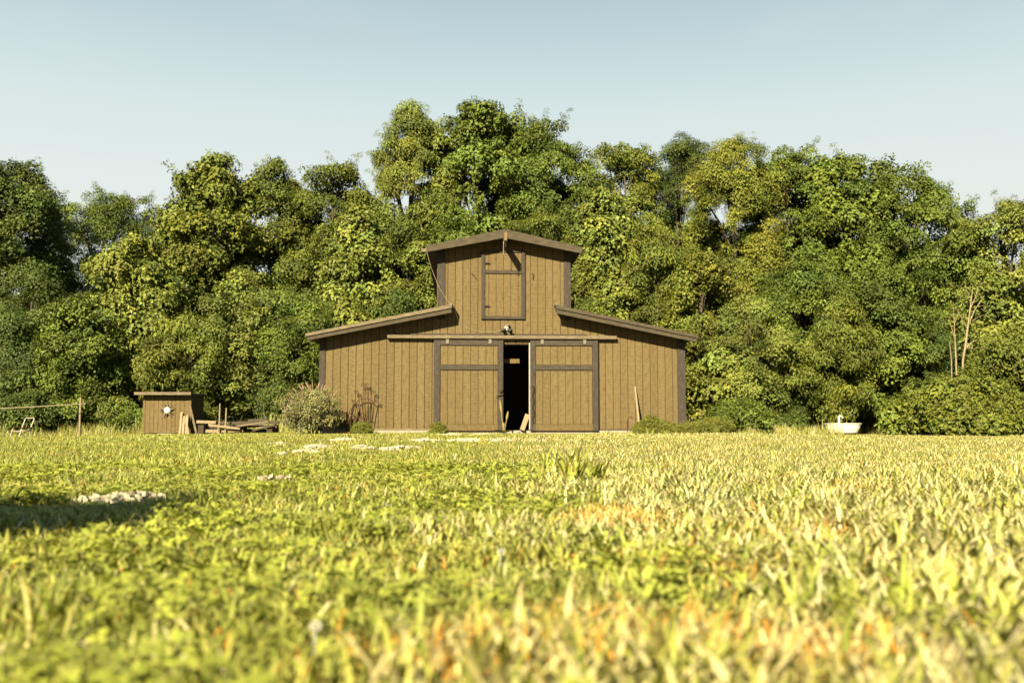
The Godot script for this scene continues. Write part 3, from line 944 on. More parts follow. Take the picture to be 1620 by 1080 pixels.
func wood_pile() -> void:
	var d := 28.5
	# planks and logs: two ends in photo pixels, width, depth offset
	var rows := [
		[311, 667, 342, 668, 0.10, 0.0], [340, 668, 372, 670, 0.09, 0.15], [362, 669, 442, 668, 0.10, -0.1], [392, 665, 424, 663, 0.08, 0.3],
		[322, 675, 408, 674, 0.10, 0.1], [318, 682, 385, 681, 0.11, -0.2], [376, 680, 440, 681, 0.10, 0.2], [406, 675, 438, 676, 0.1, 0.05], [345, 687, 430, 688, 0.11, -0.05], [408, 687, 438, 687, 0.09, 0.25], [330, 672, 380, 678, 0.07, -0.35], [375, 674, 425, 667, 0.07, -0.4], [395, 671, 440, 677, 0.08, 0.4], [316, 679, 350, 672, 0.06, 0.35], [400, 681, 436, 672, 0.06, -0.3],
	]
	for p in rows:
		var a := at_depth(p[0], p[1], d + p[5])
		var b := at_depth(p[2], p[3], d + p[5] + rng.randf_range(-0.2, 0.2))
		a.y = maxf(a.y, gh(a.x, a.z) + 0.05); b.y = maxf(b.y, gh(b.x, b.z) + 0.05)
		var q := plank_between(a, b, p[4] * 0.8, 0.12)
		var o := put(q[0], "timber_plank", [M.bare, M.weathered, M.fascia, M.bark][rng.randi() % 4], null)
		o.transform = q[1]
		tag(o, "weathered timber lying in the pile between shed and flowering shrub", "timber", "timbers in the pile")
	# bearers that hold the pile off the grass
	for px in [325, 382, 432]:
		var g := ground_at(px, d)
		var o := put(bx(-0.08, -0.02, -0.4, 0.08, at_depth(px, 672, d).y - g.y, 0.35, 0.006), "timber_bearer", M.dark_wood, null)
		o.position = g
		tag(o, "dark squat bearer block under the timber pile", "timber", "bearers under the pile")
	for p in [[348, 638, 0.022], [358, 645, 0.025], [346, 672, 0.03]]:
		var g := ground_at(p[0], d - 0.35)
		var top := at_depth(p[0], p[1], d - 0.35)
		var o := put(rod(Vector3.ZERO, Vector3(top.x - g.x, top.y - g.y, 0.02), p[2], p[2] * 0.85), "wooden_stake", M.bare, null)
		o.position = g
		tag(o, "upright wooden stake standing in the timber pile", "stake", "stakes in the timber pile")

func clothesline() -> void:
	var d := 31.0
	var base := ground_at(128, d)
	var top := at_depth(127, 628, d)
	var t := thing("clothesline_post", base, "pale wooden clothesline post with short cross arm at the wood edge", "post")
	put(rod(Vector3.ZERO, Vector3(top.x - base.x, top.y - base.y, 0), 0.036, 0.03), "pole", M.bare, t)
	var ay := at_depth(128, 640, d).y - base.y
	put(rod(Vector3(-0.02, ay, -0.3), Vector3(0.3, ay + 0.02, 0.3), 0.022), "cross_arm", M.bare, t)
	var far := Vector3(-21.5, 0, -27.0)
	far.y = gh(far.x, far.z)
	var t2 := thing("clothesline_post", far, "second clothesline post holding the far end of the ropes", "post")
	put(rod(Vector3.ZERO, Vector3(0, 1.15, 0), 0.036, 0.03), "pole", M.bare, t2)
	put(rod(Vector3(-0.2, 0.85, -0.25), Vector3(0.2, 0.85, 0.25), 0.022), "cross_arm", M.bare, t2)
	for k in 2:
		var a := base + Vector3(0.02 + k * 0.22, ay + 0.03, -0.2 + k * 0.42)
		var b := far + Vector3(-0.15 + k * 0.3, 0.88, -0.2 + k * 0.4)
		var pts := []
		for q in 13:
			var f := q / 12.0
			pts.append(a.lerp(b, f) - Vector3(0, 0.16 * 4.0 * f * (1.0 - f), 0))
		var o := put(path(pts, 0.013, 5), "clothesline_rope", M.rope, null)
		tag(o, "sagging pale clothesline rope strung from the wooden post", "rope", "clothesline ropes")

func lawn_chair() -> void:
	var base := on_ground(38, 695)
	base.z = -29.0
	base.x = (37.0 - 810.0) / FOCAL * 29.0
	base.y = gh(base.x, base.z)
	var t := thing("lawn_chair", base, "low folding metal lawn chair frame with empty back on the grass", "chair", "", deg_to_rad(-28))
	var w := 0.2
	for sx in [-1.0, 1.0]:
		put(rod(Vector3(sx * w, 0, 0.24), Vector3(sx * w, 0.3, 0.14), 0.014), "leg", M.steel, t)
		put(rod(Vector3(sx * w, 0, -0.22), Vector3(sx * w, 0.22, -0.1), 0.014), "leg", M.steel, t)
		put(path([Vector3(sx * (w + 0.01), 0.3, 0.2), Vector3(sx * (w + 0.01), 0.315, 0.1), Vector3(sx * (w + 0.01), 0.31, -0.16)], 0.02), "armrest", M.rust, t)
		put(rod(Vector3(sx * w, 0.02, 0.24), Vector3(sx * w, 0.02, -0.22), 0.012), "runner", M.steel, t)
	put(path([Vector3(-w, 0.2, -0.1), Vector3(-w * 0.98, 0.56, -0.24), Vector3(-w * 0.85, 0.59, -0.25), Vector3(w * 0.85, 0.59, -0.25), Vector3(w * 0.98, 0.56, -0.24), Vector3(w, 0.2, -0.1)], 0.016), "back_frame", M.steel, t)
	put(path([Vector3(-w, 0.22, -0.1), Vector3(-w, 0.2, 0.2), Vector3(w, 0.2, 0.2), Vector3(w, 0.22, -0.1), Vector3(-w, 0.22, -0.1)], 0.013), "seat_frame", M.steel, t)
	for k in 3:
		put(bx(-w, 0.196, -0.04 + k * 0.09, w, 0.202, 0.01 + k * 0.09), "seat_strap", M.white_worn, t)

func trellis() -> void:
	var d := 26.33
	var base := ground_at(579, d)
	var t := thing("garden_trellis", base, "rusty iron fan trellis with scrolled tips standing before the barn wall", "trellis")
	var L := func(px: float, py: float) -> Vector3: return at_depth(px, py, d) - base
	var rods := [
		[[577, 690], [577.5, 640], [577, 607]],
		[[573, 690], [571, 655], [566, 618]],
		[[581, 690], [584, 655], [588, 618]],
		[[570, 690], [566, 655], [562, 633]],
		[[584, 690], [589, 655], [593, 633]],
		[[575, 690], [574.5, 660], [572, 632]],
		[[579, 690], [580.5, 660], [583, 631]],
	]
	for s in rods:
		var pts := []
		for p in s: pts.append(L.call(p[0], p[1]))
		put(path(pts, 0.0105), "rod", M.rust, t)
	put(path([L.call(564, 636), L.call(569, 632), L.call(577, 630), L.call(585, 631), L.call(591, 636)], 0.012), "arch", M.rust, t)
	put(path([L.call(569, 659), L.call(577, 661), L.call(587, 661)], 0.009), "cross_bar", M.rust, t)
	for sc in [[577, 607, -1.0], [577, 607, 1.0], [566, 618, -1.0], [588, 618, 1.0], [562, 633, -1.0], [593, 633, 1.0]]:
		var c: Vector3 = L.call(sc[0] + sc[2] * 3.4, sc[1] + 2.0)
		var pts := []
		for k in 15:
			var a := PI - k * 0.55
			var q := 0.055 * (1.0 - k / 17.0)
			pts.append(c + Vector3(sc[2] * q * cos(a), q * sin(a), 0))
		put(path(pts, 0.010, 5), "scroll", M.rust, t)

func bathtub() -> void:
	var d := 35.0
	var base := ground_at(1332, d) + Vector3(0, 0.04, 0)
	var t := thing("bathtub", base, "white enamel bathtub set in long grass at the wood edge", "bathtub", "", deg_to_rad(6))
	var mb := MB.new()
	var half := 57.0 / 2.0 / FOCAL * d
	var prof := [[0.62, 0.02, 0.0], [0.80, 0.06, 0.0], [0.92, 0.2, 0.0], [0.985, 0.33, 0.0], [1.04, 0.36, 0.0], [1.05, 0.385, 0.0], [1.0, 0.392, 0.0], [0.95, 0.36, 0.0], [0.86, 0.18, 0.0], [0.7, 0.08, 0.0], [0.0, 0.07, 0.0]]
	var seg := 28
	var rings := []
	for p in prof:
		var ring := []
		for q in seg:
			var a := TAU * q / seg
			var cx: float = signf(cos(a)) * pow(absf(cos(a)), 0.72) * half * p[0]
			var cz: float = signf(sin(a)) * pow(absf(sin(a)), 0.8) * 0.36 * p[0]
			ring.append(Vector3(cx, p[1], cz))
		rings.append(ring)
	for k in rings.size() - 1:
		for q in seg:
			var q1 := (q + 1) % seg
			mb.quad(rings[k][q1], rings[k][q], rings[k + 1][q], rings[k + 1][q1])
	put(mb.mesh(), "tub", M.enamel, t)
	for sx in [-1.0, 1.0]:
		for sz in [-1.0, 1.0]:
			put(rod(Vector3(sx * half * 0.5, -0.02, sz * 0.16), Vector3(sx * half * 0.55, 0.09, sz * 0.18), 0.025, 0.04), "foot", M.iron, t)
	var p := MB.new()
	p.tube(PackedVector3Array([Vector3(-0.27, 0.36, 0.3), Vector3(-0.27, 0.56, 0.3), Vector3(-0.25, 0.62, 0.29), Vector3(-0.2, 0.645, 0.27), Vector3(-0.14, 0.62, 0.25), Vector3(-0.12, 0.56, 0.24)]), [0.045, 0.04, 0.036, 0.034, 0.032, 0.036], 8)
	put(p.mesh(), "spout", M.white, t)
	var s := stone_mesh(0.2, 0.16, 0.14, 8, 5)
	var o := put(s, "white_stone", M.stone, null)
	o.position = ground_at(1290, d - 0.6)
	tag(o, "pale round stone in the grass beside the bathtub", "stone")

func wall_things() -> void:
	# stake leaning on the right wing
	var wall_z := -BARN_DEPTH
	var foot := ground_at(1010, 26.55)
	foot.z = -26.25
	foot.y = gh(foot.x, foot.z)
	var tip := at_depth(1004.9, 611.6, 26.83)
	var o := put(rod(Vector3.ZERO, tip - foot, 0.036, 0.026, 7), "garden_stake", M.bare, null)
	o.position = foot
	tag(o, "pale wooden stake leaning on the barn wall above green weeds", "stake")
	var hk := ground_at(992, 26.3)
	var hook := put(path([Vector3(0, 0, 0), Vector3(0, 0.36, 0), Vector3(0.03, 0.44, 0), Vector3(0.09, 0.47, 0), Vector3(0.15, 0.42, 0)], 0.012), "plant_hook", M.rust, null)
	hook.position = hk
	tag(hook, "short dark iron plant hook curving beside the leaning stake", "plant hook")
	# offcut propped in the doorway
	var a := ground_at(826, 26.5); a.y = 0.25
	var q := plank_between(Vector3(a.x, 0.26, -26.58), Vector3(a.x + 0.15, 0.68, -26.66), 0.13, 0.04)
	var ob := put(q[0], "propped_board", M.bare, null)
	ob.transform = q[1]
	tag(ob, "short tan board propped in the open barn doorway", "board")
	# terracotta edging by the shrub
	for p in [[537, 684], [548, 685]]:
		var g := ground_at(p[0], 25.6)
		var b := put(bx(-0.1, -0.03, -0.05, 0.1, 0.07, 0.05, 0.008), "edging_brick", M.brick, null)
		b.position = g
		b.rotation.y = rng.randf_range(-0.3, 0.3)
		tag(b, "orange brick lying in the grass under the flowering shrub", "brick", "bricks by the shrub")

func plants() -> void:
	# the flowering shrub by the barn corner
	var r := RandomNumberGenerator.new()
	r.seed = 33
	var d := 25.3
	var base := ground_at(495, d)
	var t := make_tree("flowering_shrub", "pale grey green shrub with dusty pink flower spikes at the barn corner", "shrub", "", base,
		{"rx": 0.68, "top": 1.12, "bot": 0.05, "spiky": 4.0, "tint": Color(0.3, 0.29, 0.12), "seed": 333, "trunk": 0.05, "bough": 0.24, "stems": true, "cluster": "shrub", "leaf": 0.9, "dens": 1.5, "fill": 0.6})
	for k in 46:
		var e := rdir(r); e.y = absf(e.y)
		var p := Vector3(e.x * 0.64, 0.5 + e.y * 0.7, e.z * 0.64)
		var mb := MB.new()
		var dd := (Vector3(e.x, 1.3, e.z) + rdir(r) * 0.4).normalized()
		mb.tube(PackedVector3Array([p, p + dd * 0.06, p + dd * 0.13, p + dd * 0.19]), [0.006, 0.018, 0.014, 0.003], 5)
		put(mb.mesh(), "flower_spike", M.blossom if M.has("blossom") else blossom(), t)
	# dark spiked dock beside it
	var g := ground_at(551, 26.2)
	var dk := thing("dock_plant", g, "dark brown seed spikes of a dried dock plant beside the trellis", "plant")
	for p in [[560, 636], [556, 655], [548, 650], [566, 658], [544, 664]]:
		var top := at_depth(p[0], p[1], 26.2) - g
		put(rod(Vector3.ZERO, top * 0.6, 0.008), "stalk", M.dark_wood, dk)
		var sb := MB.new()
		sb.tube(PackedVector3Array([top * 0.55, top * 0.7, top * 0.88, top]), [0.01, 0.035, 0.03, 0.004], 6)
		put(sb.mesh(), "seed_spike", M.rust, dk)
	# mullein in front of the doorway
	var mg := ground_at(797, 25.9)
	var mu := thing("mullein_plant", mg, "yellowing mullein stalk growing in front of the open doorway", "plant")
	var ybuds := plain(lin(0.13, 0.105, 0.035), 0.9)
	for p in [[791, 632, 0.03], [804, 650, 0.028], [797, 668, 0.025]]:
		var top := at_depth(p[0], p[1], 25.9) - mg
		put(rod(Vector3.ZERO, top * 0.7, 0.012), "stalk", ybuds, mu)
		var sb := MB.new()
		sb.tube(PackedVector3Array([top * 0.62, top * 0.75, top * 0.9, top]), [0.012, p[2] * 1.2, p[2], 0.006], 7)
		put(sb.mesh(), "flower_head", ybuds, mu)
	for k in 9:
		var a := TAU * k / 9.0
		var mb := MB.new()
		mb.tone = Color(0.2, 0.21, 0.06)
		var u := Vector3(cos(a), 0, sin(a))
		var v := Vector3(-sin(a), 0, cos(a))
		var q := [Vector3(0, 0.03, 0), u * 0.12 + v * 0.04 + Vector3(0, 0.12, 0), u * 0.26 + Vector3(0, 0.12, 0), u * 0.12 - v * 0.04 + Vector3(0, 0.12, 0)]
		mb.quad(q[0], q[1], q[2], q[3])
		put(mb.mesh(), "leaf", M.grass, mu)
	# weeds against the wing of the barn and by the doors
	var weedspots := [[1030, 26.15, 0.16, 0.4], [1050, 26.1, 0.2, 0.24], [1072, 26.0, 0.22, 0.16], [1014, 26.2, 0.12, 0.2], [1100, 26.2, 0.3, 0.24], [1130, 27.5, 0.4, 0.36], [573, 25.3, 0.14, 0.2], [693, 25.8, 0.08, 0.18]]
	var i := 0
	for w in weedspots:
		i += 1
		var wb := ground_at(w[0], w[1])
		var spot := "leafy green weed clump growing along the foot of the barn wall" if i < 12 else "leafy green weed clump beside the timber pile"
		make_tree("weed_clump", spot, "weed", "weeds along the barn" if i < 12 else "weeds by the timber pile", wb, {"rx": w[2], "top": w[3], "bot": -0.05, "tint": Color(0.19, 0.2, 0.035), "seed": 700 + i, "trunk": 0.02, "bough": 0.11, "stems": true, "cluster": "weed", "leaf": 0.7, "dens": 0.8, "spiky": 2.2})

func blossom() -> StandardMaterial3D:
	M.blossom = plain(lin(0.17, 0.11, 0.08), 0.9)
	return M.blossom

# ------------------------------------------------------------------ stepping stones
func stone_mesh(rx: float, rz: float, h: float, sides: int, seed_: int) -> ArrayMesh:
	var r := RandomNumberGenerator.new()
	r.seed = seed_
	var mb := MB.new()
	var outer := []
	for k in sides:
		var a := TAU * (k + r.randf_range(-0.25, 0.25)) / sides
		var q := r.randf_range(0.6, 1.1)
		outer.append(Vector2(cos(a) * rx * q, sin(a) * rz * q))
	for k in sides:
		var a: Vector2 = outer[k]; var b: Vector2 = outer[(k + 1) % sides]
		var lo := -0.04
		mb.quad(Vector3(b.x, lo, b.y), Vector3(a.x, lo, a.y), Vector3(a.x, h * 0.75, a.y), Vector3(b.x, h * 0.75, b.y))
		mb.quad(Vector3(b.x, h * 0.75, b.y), Vector3(a.x, h * 0.75, a.y), Vector3(a.x * 0.9, h, a.y * 0.9), Vector3(b.x * 0.9, h, b.y * 0.9))
		mb.tri(Vector3(b.x * 0.9, h, b.y * 0.9), Vector3(a.x * 0.9, h, a.y * 0.9), Vector3(0, h, 0))
	return mb.mesh()

var stones := []

func build_stones() -> void:
	# worn spots of pale crushed stone: photo centre and half width in pixels
	var spots := [[212, 793, 100], [430, 762, 48], [478, 718, 30], [440, 704, 16], [505, 709, 26], [572, 710, 18], [635, 711, 30], [545, 697, 18], [676, 698, 20], [740, 698, 24], [800, 698, 30], [850, 699, 16], [715, 689, 18], [765, 689, 18]]
	var pebbles := []
	for k in 3: pebbles.append(stone_mesh(0.5, 0.42, 0.42, 7, 50 + k))
	var per := [[], [], []]
	var cols := [PackedColorArray(), PackedColorArray(), PackedColorArray()]
	var r := RandomNumberGenerator.new()
	r.seed = 61
	for s in spots:
		var c := on_ground(s[0], s[1])
		var depth := -c.z
		var rx: float = s[2] / FOCAL * depth
		var rz := rx * 0.6 if depth < 9.0 else 0.36
		stones.append([c, rx, rz])
		for q in int(rx * rz * 2200.0 + 60.0):
			var a := r.randf() * TAU
			var f := sqrt(r.randf())
			var x := c.x + cos(a) * f * rx * (1.0 + 0.3 * sin(a * 3.0 + s[0]))
			var z := c.z + sin(a) * f * rz
			if patchy.get_noise_2d(x * 7.0 + 5.0, z * 7.0) < -0.12: continue
			var size := r.randf_range(0.02, 0.05) * (1.0 if depth < 9.0 else 1.3)
			var k := r.randi() % 3
			var b := Basis(Vector3.UP, r.randf() * TAU).rotated(rdir(r), r.randf_range(0.0, 0.5)).scaled(Vector3(size, size * 1.1, size))
			per[k].append(Transform3D(b, Vector3(x, gh(x, z) + 0.004 + 0.03 * (1.0 - f), z)))
			var v := r.randf_range(0.6, 1.15)
			cols[k].append(Color(v, v * 0.97, v * 0.9))
	for k in 3:
		var o := scatter(pebbles[k], M.gravel, per[k], cols[k], "gravel")
		tag(o, "pale crushed stone lying in worn patches of the lawn path", "gravel", "", "stuff")

func off_stone(x: float, z: float, margin := 0.0) -> bool:
	for s in stones:
		var p: Vector3 = s[0]
		var dx: float = (x - p.x) / maxf(0.02, s[1] + margin)
		var dz: float = (z - p.z) / maxf(0.02, s[2] + margin)
		if dx * dx + dz * dz < 0.75 + 0.5 * patchy.get_noise_2d(x * 9.0, z * 9.0): return false
	return true

# ------------------------------------------------------------------ lawn
func blade(mb: MB, r: RandomNumberGenerator, p: Vector3, L: float, w: float, lean: float, col: Color) -> void:
	var a := r.randf() * TAU
	var out := Vector3(cos(a), 0, sin(a))
	var tw := a + PI / 2 + r.randf_range(-0.5, 0.5)
	var side := Vector3(cos(tw), 0, sin(tw))
	var bend := lean * r.randf_range(0.5, 1.5)
	var i := mb.v.size()
	var ang := r.randf_range(0.0, 0.25) * lean
	var pos := p
	var prev := mb.tone
	mb.tone = col
	for k in 3:
		var ww: float = w * [1.0, 0.9, 0.62][k] * 0.5
		var t := out * sin(ang) + Vector3.UP * cos(ang)
		var nn := side.cross(t).normalized()
		mb.vert(pos - side * ww, nn)
		mb.vert(pos + side * ww, nn)
		pos += t * L / 3.0
		ang += bend * 0.6
	mb.vert(pos, side.cross(out * sin(ang) + Vector3.UP * cos(ang)).normalized())
	mb.ix.append_array(PackedInt32Array([i, i + 2, i + 1, i + 1, i + 2, i + 3, i + 2, i + 4, i + 3, i + 3, i + 4, i + 5, i + 4, i + 6, i + 5]))
	mb.tone = prev

func lawn_patch(seed_: int, size: float, count: int, hmin: float, hmax: float, w: float, lean: float, pal: Array) -> ArrayMesh:
	var r := RandomNumberGenerator.new()
	r.seed = seed_
	var mb := MB.new()
	for k in count:
		var x := r.randf_range(-0.5, 0.5) * size
		var z := r.randf_range(-0.5, 0.5) * size
		var pick := r.randf()
		var col := Color.WHITE
		for e in pal:
			if pick <= e[0]:
				col = e[1]
				break
		var lum := r.randf_range(0.75, 1.25)
		blade(mb, r, Vector3(x, -0.005, z), lerpf(hmin, hmax, pow(r.randf(), 1.4)), w * r.randf_range(0.6, 1.35), lean, Color(col.r * lum, col.g * lum, col.b * lum))
	return mb.mesh()

func clover_patch(seed_: int, size: float, count: int, hmin: float, hmax: float, leaf: float) -> ArrayMesh:
	var r := RandomNumberGenerator.new()
	r.seed = seed_
	var mb := MB.new()
	for k in count:
		var x := r.randf_range(-0.5, 0.5) * size
		var z := r.randf_range(-0.5, 0.5) * size
		var h := r.randf_range(hmin, hmax)
		var lum := r.randf_range(0.75, 1.3)
		mb.tone = Color(0.3 * lum, 0.34 * lum, 0.05 * lum)
		var tilt := (Vector3(0, 1, 0) + rdir(r) * 0.45).normalized()
		var u := tilt.cross(rdir(r)).normalized()
		var v := tilt.cross(u)
		var c := Vector3(x, h, z)
		for q in 3:
			var a := TAU * q / 3.0
			var d := u * cos(a) + v * sin(a)
			var e := -u * sin(a) + v * cos(a)
			var s := leaf * r.randf_range(0.8, 1.2)
			mb.quad(c, c + d * s * 0.75 - e * s * 0.5 + tilt * s * 0.1, c + d * s * 1.1, c + d * s * 0.75 + e * s * 0.5 + tilt * s * 0.1)
		blade(mb, r, Vector3(x, -0.005, z), h, 0.003, 0.1, mb.tone)
	return mb.mesh()

func broadleaf_patch(seed_: int) -> ArrayMesh:
	var r := RandomNumberGenerator.new()
	r.seed = seed_
	var mb := MB.new()
	for p in 5:
		var c := Vector3(r.randf_range(-0.14, 0.14), 0.01, r.randf_range(-0.14, 0.14))
		for k in r.randi_range(5, 8):
			var a := r.randf() * TAU
			var u := Vector3(cos(a), 0, sin(a)); var v := Vector3(-sin(a), 0, cos(a))
			var L := r.randf_range(0.025, 0.06); var W := L * r.randf_range(0.13, 0.26)
			var lift := r.randf_range(0.3, 1.1)
			var lum := r.randf_range(0.75, 1.3)
			mb.tone = Color(0.3 * lum, 0.34 * lum, 0.06 * lum)
			var p0 := c + Vector3(0, 0.005, 0)
			var p1 := c + u * L * 0.45 + Vector3(0, L * lift * 0.6, 0)
			var p2 := c + u * L * 0.8 + Vector3(0, L * lift * 0.8, 0)
			var p3 := c + u * L * 1.05 + Vector3(0, L * lift * 0.78, 0)
			var fold := Vector3(0, W * 0.35, 0)
			for sd in [-1.0, 1.0]:
				var e: Vector3 = v * W * sd
				if sd < 0:
					mb.quad(p0, p1, p1 + e + fold, p0 + e * 0.3); mb.quad(p1, p2, p2 + e * 0.8 + fold, p1 + e + fold); mb.tri(p2, p3, p2 + e * 0.8 + fold)
				else:
					mb.quad(p0, p0 + e * 0.3, p1 + e + fold, p1); mb.quad(p1, p1 + e + fold, p2 + e * 0.8 + fold, p2); mb.tri(p2, p2 + e * 0.8 + fold, p3)
	return mb.mesh()

func fill_lawn(called: String, label: String, category: String, meshes: Array, mat: Material, near: float, far: float, step: float, chance: Callable, tinter: Callable, sc0 := 0.9, sc1 := 1.15, burnt_cut := 0.8) -> void:
	var r := RandomNumberGenerator.new()
	r.seed = called.hash() % 100000 + int(near * 10)
	var per := []
	for k in meshes.size(): per.append([[], []])
	var d := near
	while d < far:
		var half := d * 0.56 + 1.6
		var x := -half
		while x < half:
			var px := x + r.randf_range(-0.5, 0.5) * step
			var pz := -d + r.randf_range(-0.5, 0.5) * step
			x += step
			if r.randf() > chance.call(px, pz): continue
			if not off_stone(px, pz, 0.12 if -pz < 10.0 else 0.02): continue
			if pz < -26.4 and pz > -38.0 and px > -5.2 and px < 4.9: continue
			var k := r.randi() % meshes.size()
			var s := r.randf_range(sc0, sc1)
			var tall := (1.0 + 0.75 * patchy.get_noise_2d(px * 5.0 + 17.0, pz * 5.0)) * mown(px, pz)
			if burnt_at(px, pz) and r.randf() < burnt_cut: continue
			var b := Basis(Vector3.UP, r.randf() * TAU).scaled(Vector3(s, s * tall * r.randf_range(0.8, 1.2), s))
			per[k][0].append(Transform3D(b, Vector3(px, gh(px, pz), pz)))
			per[k][1].append(tinter.call(px, pz, r))
		d += step
	for k in meshes.size():
		if per[k][0].is_empty(): continue
		var cols := PackedColorArray(per[k][1])
		var o := scatter(meshes[k], mat, per[k][0], cols, called)
		tag(o, label, category, "", "stuff")

# the grass is trodden short on the camera side of the stepping stones
func mown(x: float, z: float) -> float:
	var f := 1.0
	for s in stones:
		var p: Vector3 = s[0]
		var dz := z - p.z
		if absf(x - p.x) < s[1] * 1.1 and dz > -0.2 and dz < 1.6:
			f = minf(f, lerpf(0.3, 1.0, smoothstep(0.5, 1.6, dz)))
	return f

var burnt := []

func burnt_at(x: float, z: float) -> bool:
	for b in burnt:
		var c: Vector3 = b[0]
		if Vector2(x - c.x, (z - c.z) * 0.7).length() < (b[1] + 0.07) * (1.0 + 0.8 * patchy.get_noise_2d(x * 6.0, z * 6.0)): return true
	return false

# how dry the lawn is at a place: 0 green, 1 straw
func dryness(x: float, z: float) -> float:
	var side := smoothstep(-0.7, 1.1, x + 0.9 * patchy.get_noise_2d(x * 1.3, z * 1.3))
	return clampf(side * 0.85 + 0.4 * patchy.get_noise_2d(x * 2.0 + 40.0, z * 2.0), 0.0, 1.0)

func lawn_tint(r: RandomNumberGenerator) -> Color:
	var v := r.randf_range(0.86, 1.14)
	return Color(v * r.randf_range(0.95, 1.06), v, v * r.randf_range(0.9, 1.15))

func build_lawn() -> void:
	var g1 := Color(0.33, 0.36, 0.075); var g2 := Color(0.43, 0.43, 0.105); var g3 := Color(0.19, 0.24, 0.035); var st := Color(0.63, 0.59, 0.29); var og := Color(0.5, 0.28, 0.05)
	var pal_green := [[0.45, g1], [0.75, g2], [0.9, g3], [0.98, st], [1.0, og]]
	var pal_dry := [[0.23, g1], [0.48, g2], [0.54, g3], [0.988, st], [1.0, og]]
	var pal_dead := [[0.3, st], [0.55, Color(0.5, 0.38, 0.12)], [1.0, og]]
	var near_g := []; var near_d := []; var mid_g := []; var mid_d := []; var far_m := []; var far_d := []; var dead := []; var clov := []
	for k in 3:
		near_g.append(lawn_patch(200 + k, 0.32, 250, 0.035, 0.1, 0.0085, 1.2, pal_green))
		near_d.append(lawn_patch(210 + k, 0.32, 220, 0.045, 0.145, 0.0108, 1.15, pal_dry))
		mid_g.append(lawn_patch(220 + k, 0.55, 520, 0.03, 0.085, 0.007, 1.15, pal_green))
		mid_d.append(lawn_patch(230 + k, 0.55, 520, 0.035, 0.1, 0.0075, 1.2, pal_dry))
		far_m.append(lawn_patch(240 + k, 1.1, 1000, 0.025, 0.065, 0.011, 0.9, pal_green))
		far_d.append(lawn_patch(245 + k, 1.1, 1000, 0.025, 0.07, 0.011, 1.0, pal_dry))
		dead.append(lawn_patch(250 + k, 0.26, 150, 0.04, 0.1, 0.008, 1.1, pal_dead))
		clov.append(clover_patch(260 + k, 0.3, 75, 0.02, 0.065, 0.017))
	# dead orange thatch where the lawn has burnt out
	for p in [[960, 835, 70], [1260, 862, 60], [1215, 1045, 100], [760, 1062, 60], [1330, 790, 55], [1420, 905, 40], [1150, 905, 40], [880, 1000, 30]]:
		var c := on_ground(p[0], p[1])
		burnt.append([c, p[2] / FOCAL * -c.z])
	var burnt_here := func(x, z):
		return 0.9 if burnt_at(x, z) else 0.012 * dryness(x, z)
	var is_green := func(x, z): return 1.0 - smoothstep(0.3, 0.65, dryness(x, z))
	var is_dry := func(x, z): return smoothstep(0.3, 0.65, dryness(x, z))
	var always := func(x, z): return 1.0
	var tint := func(x, z, r): return lawn_tint(r)
	fill_lawn("lawn_grass", "short green lawn grass mixed with clover", "grass", near_g, M.grass, 0.6, 7.0, 0.2, is_green, tint)
	fill_lawn("dry_grass", "sun bleached straw coloured lawn grass", "grass", near_d, M.grass, 0.6, 7.0, 0.2, is_dry, tint)
	fill_lawn("lawn_grass", "short green lawn grass further across the yard", "grass", mid_g, M.grass, 6.9, 16.0, 0.36, is_green, tint)
	fill_lawn("dry_grass", "sun bleached lawn grass further across the yard", "grass", mid_d, M.grass, 6.9, 16.0, 0.36, is_dry, tint)
	fill_lawn("lawn_grass", "lawn grass reaching up to the barn and wood edge", "grass", far_m, M.grass, 15.8, 40.0, 0.8, is_green, tint)
	fill_lawn("dry_grass", "sun bleached grass reaching to the wood edge", "grass", far_d, M.grass, 15.8, 40.0, 0.8, is_dry, tint)
	var clover_here := func(x, z): return 0.9 * smoothstep(-0.2, 0.2, patchy.get_noise_2d(x * 1.5 + 90.0, z * 1.5)) * (1.0 - smoothstep(0.3, 0.8, dryness(x, z)))
	var weeds := []
	for k in 3: weeds.append(broadleaf_patch(290 + k))
	fill_lawn("broadleaf_weeds", "broad leaved weeds flattened among the lawn grass", "weeds", weeds, M.grass, 0.8, 8.0, 0.26, func(x, z): return (0.45 * smoothstep(-0.1, 0.25, patchy.get_noise_2d(x * 2.2 - 30.0, z * 2.2)) + 0.06) * (1.0 - 0.6 * dryness(x, z)), func(x, z, r): return Color(1, 1, 1) * r.randf_range(0.85, 1.2))
	fill_lawn("clover_leaves", "clover leaves spreading through the green lawn", "clover", clov, M.grass, 0.7, 9.0, 0.22, clover_here, func(x, z, r): return Color(1, 1, 1) * r.randf_range(0.85, 1.15))
	fill_lawn("dead_grass", "orange brown dead grass thatch in the dry lawn", "grass", dead, M.straw, 0.8, 9.0, 0.12, burnt_here, func(x, z, r): return Color(1, 1, 1) * r.randf_range(0.8, 1.3), 0.8, 1.2, 0.0)
	# tall unmown grass along the wood
	var tallp := []
	for k in 3: tallp.append(lawn_patch(280 + k, 0.8, 150, 0.18, 0.62, 0.014, 0.5, [[0.5, g1], [0.8, g2], [1.0, st]]))
	var edge_here := func(x, z):
		var d: float = -z
		var start := 30.0 if x < 5.0 else 32.5 if x < 11.0 else 35.6
		if x > -5.5 and x < 5.2: return 0.0
		return smoothstep(start, start + 1.5, d) * (0.75 if x > 5.0 else 0.55)
	fill_lawn("tall_grass", "unmown tall grass along the foot of the wood", "grass", tallp, M.grass, 29.0, 41.0, 0.55, edge_here, func(x, z, r): return Color(1.0, 1.0, 1.0) * r.randf_range(0.8, 1.1), 0.5, 1.0)
	tufts()
	flowers()

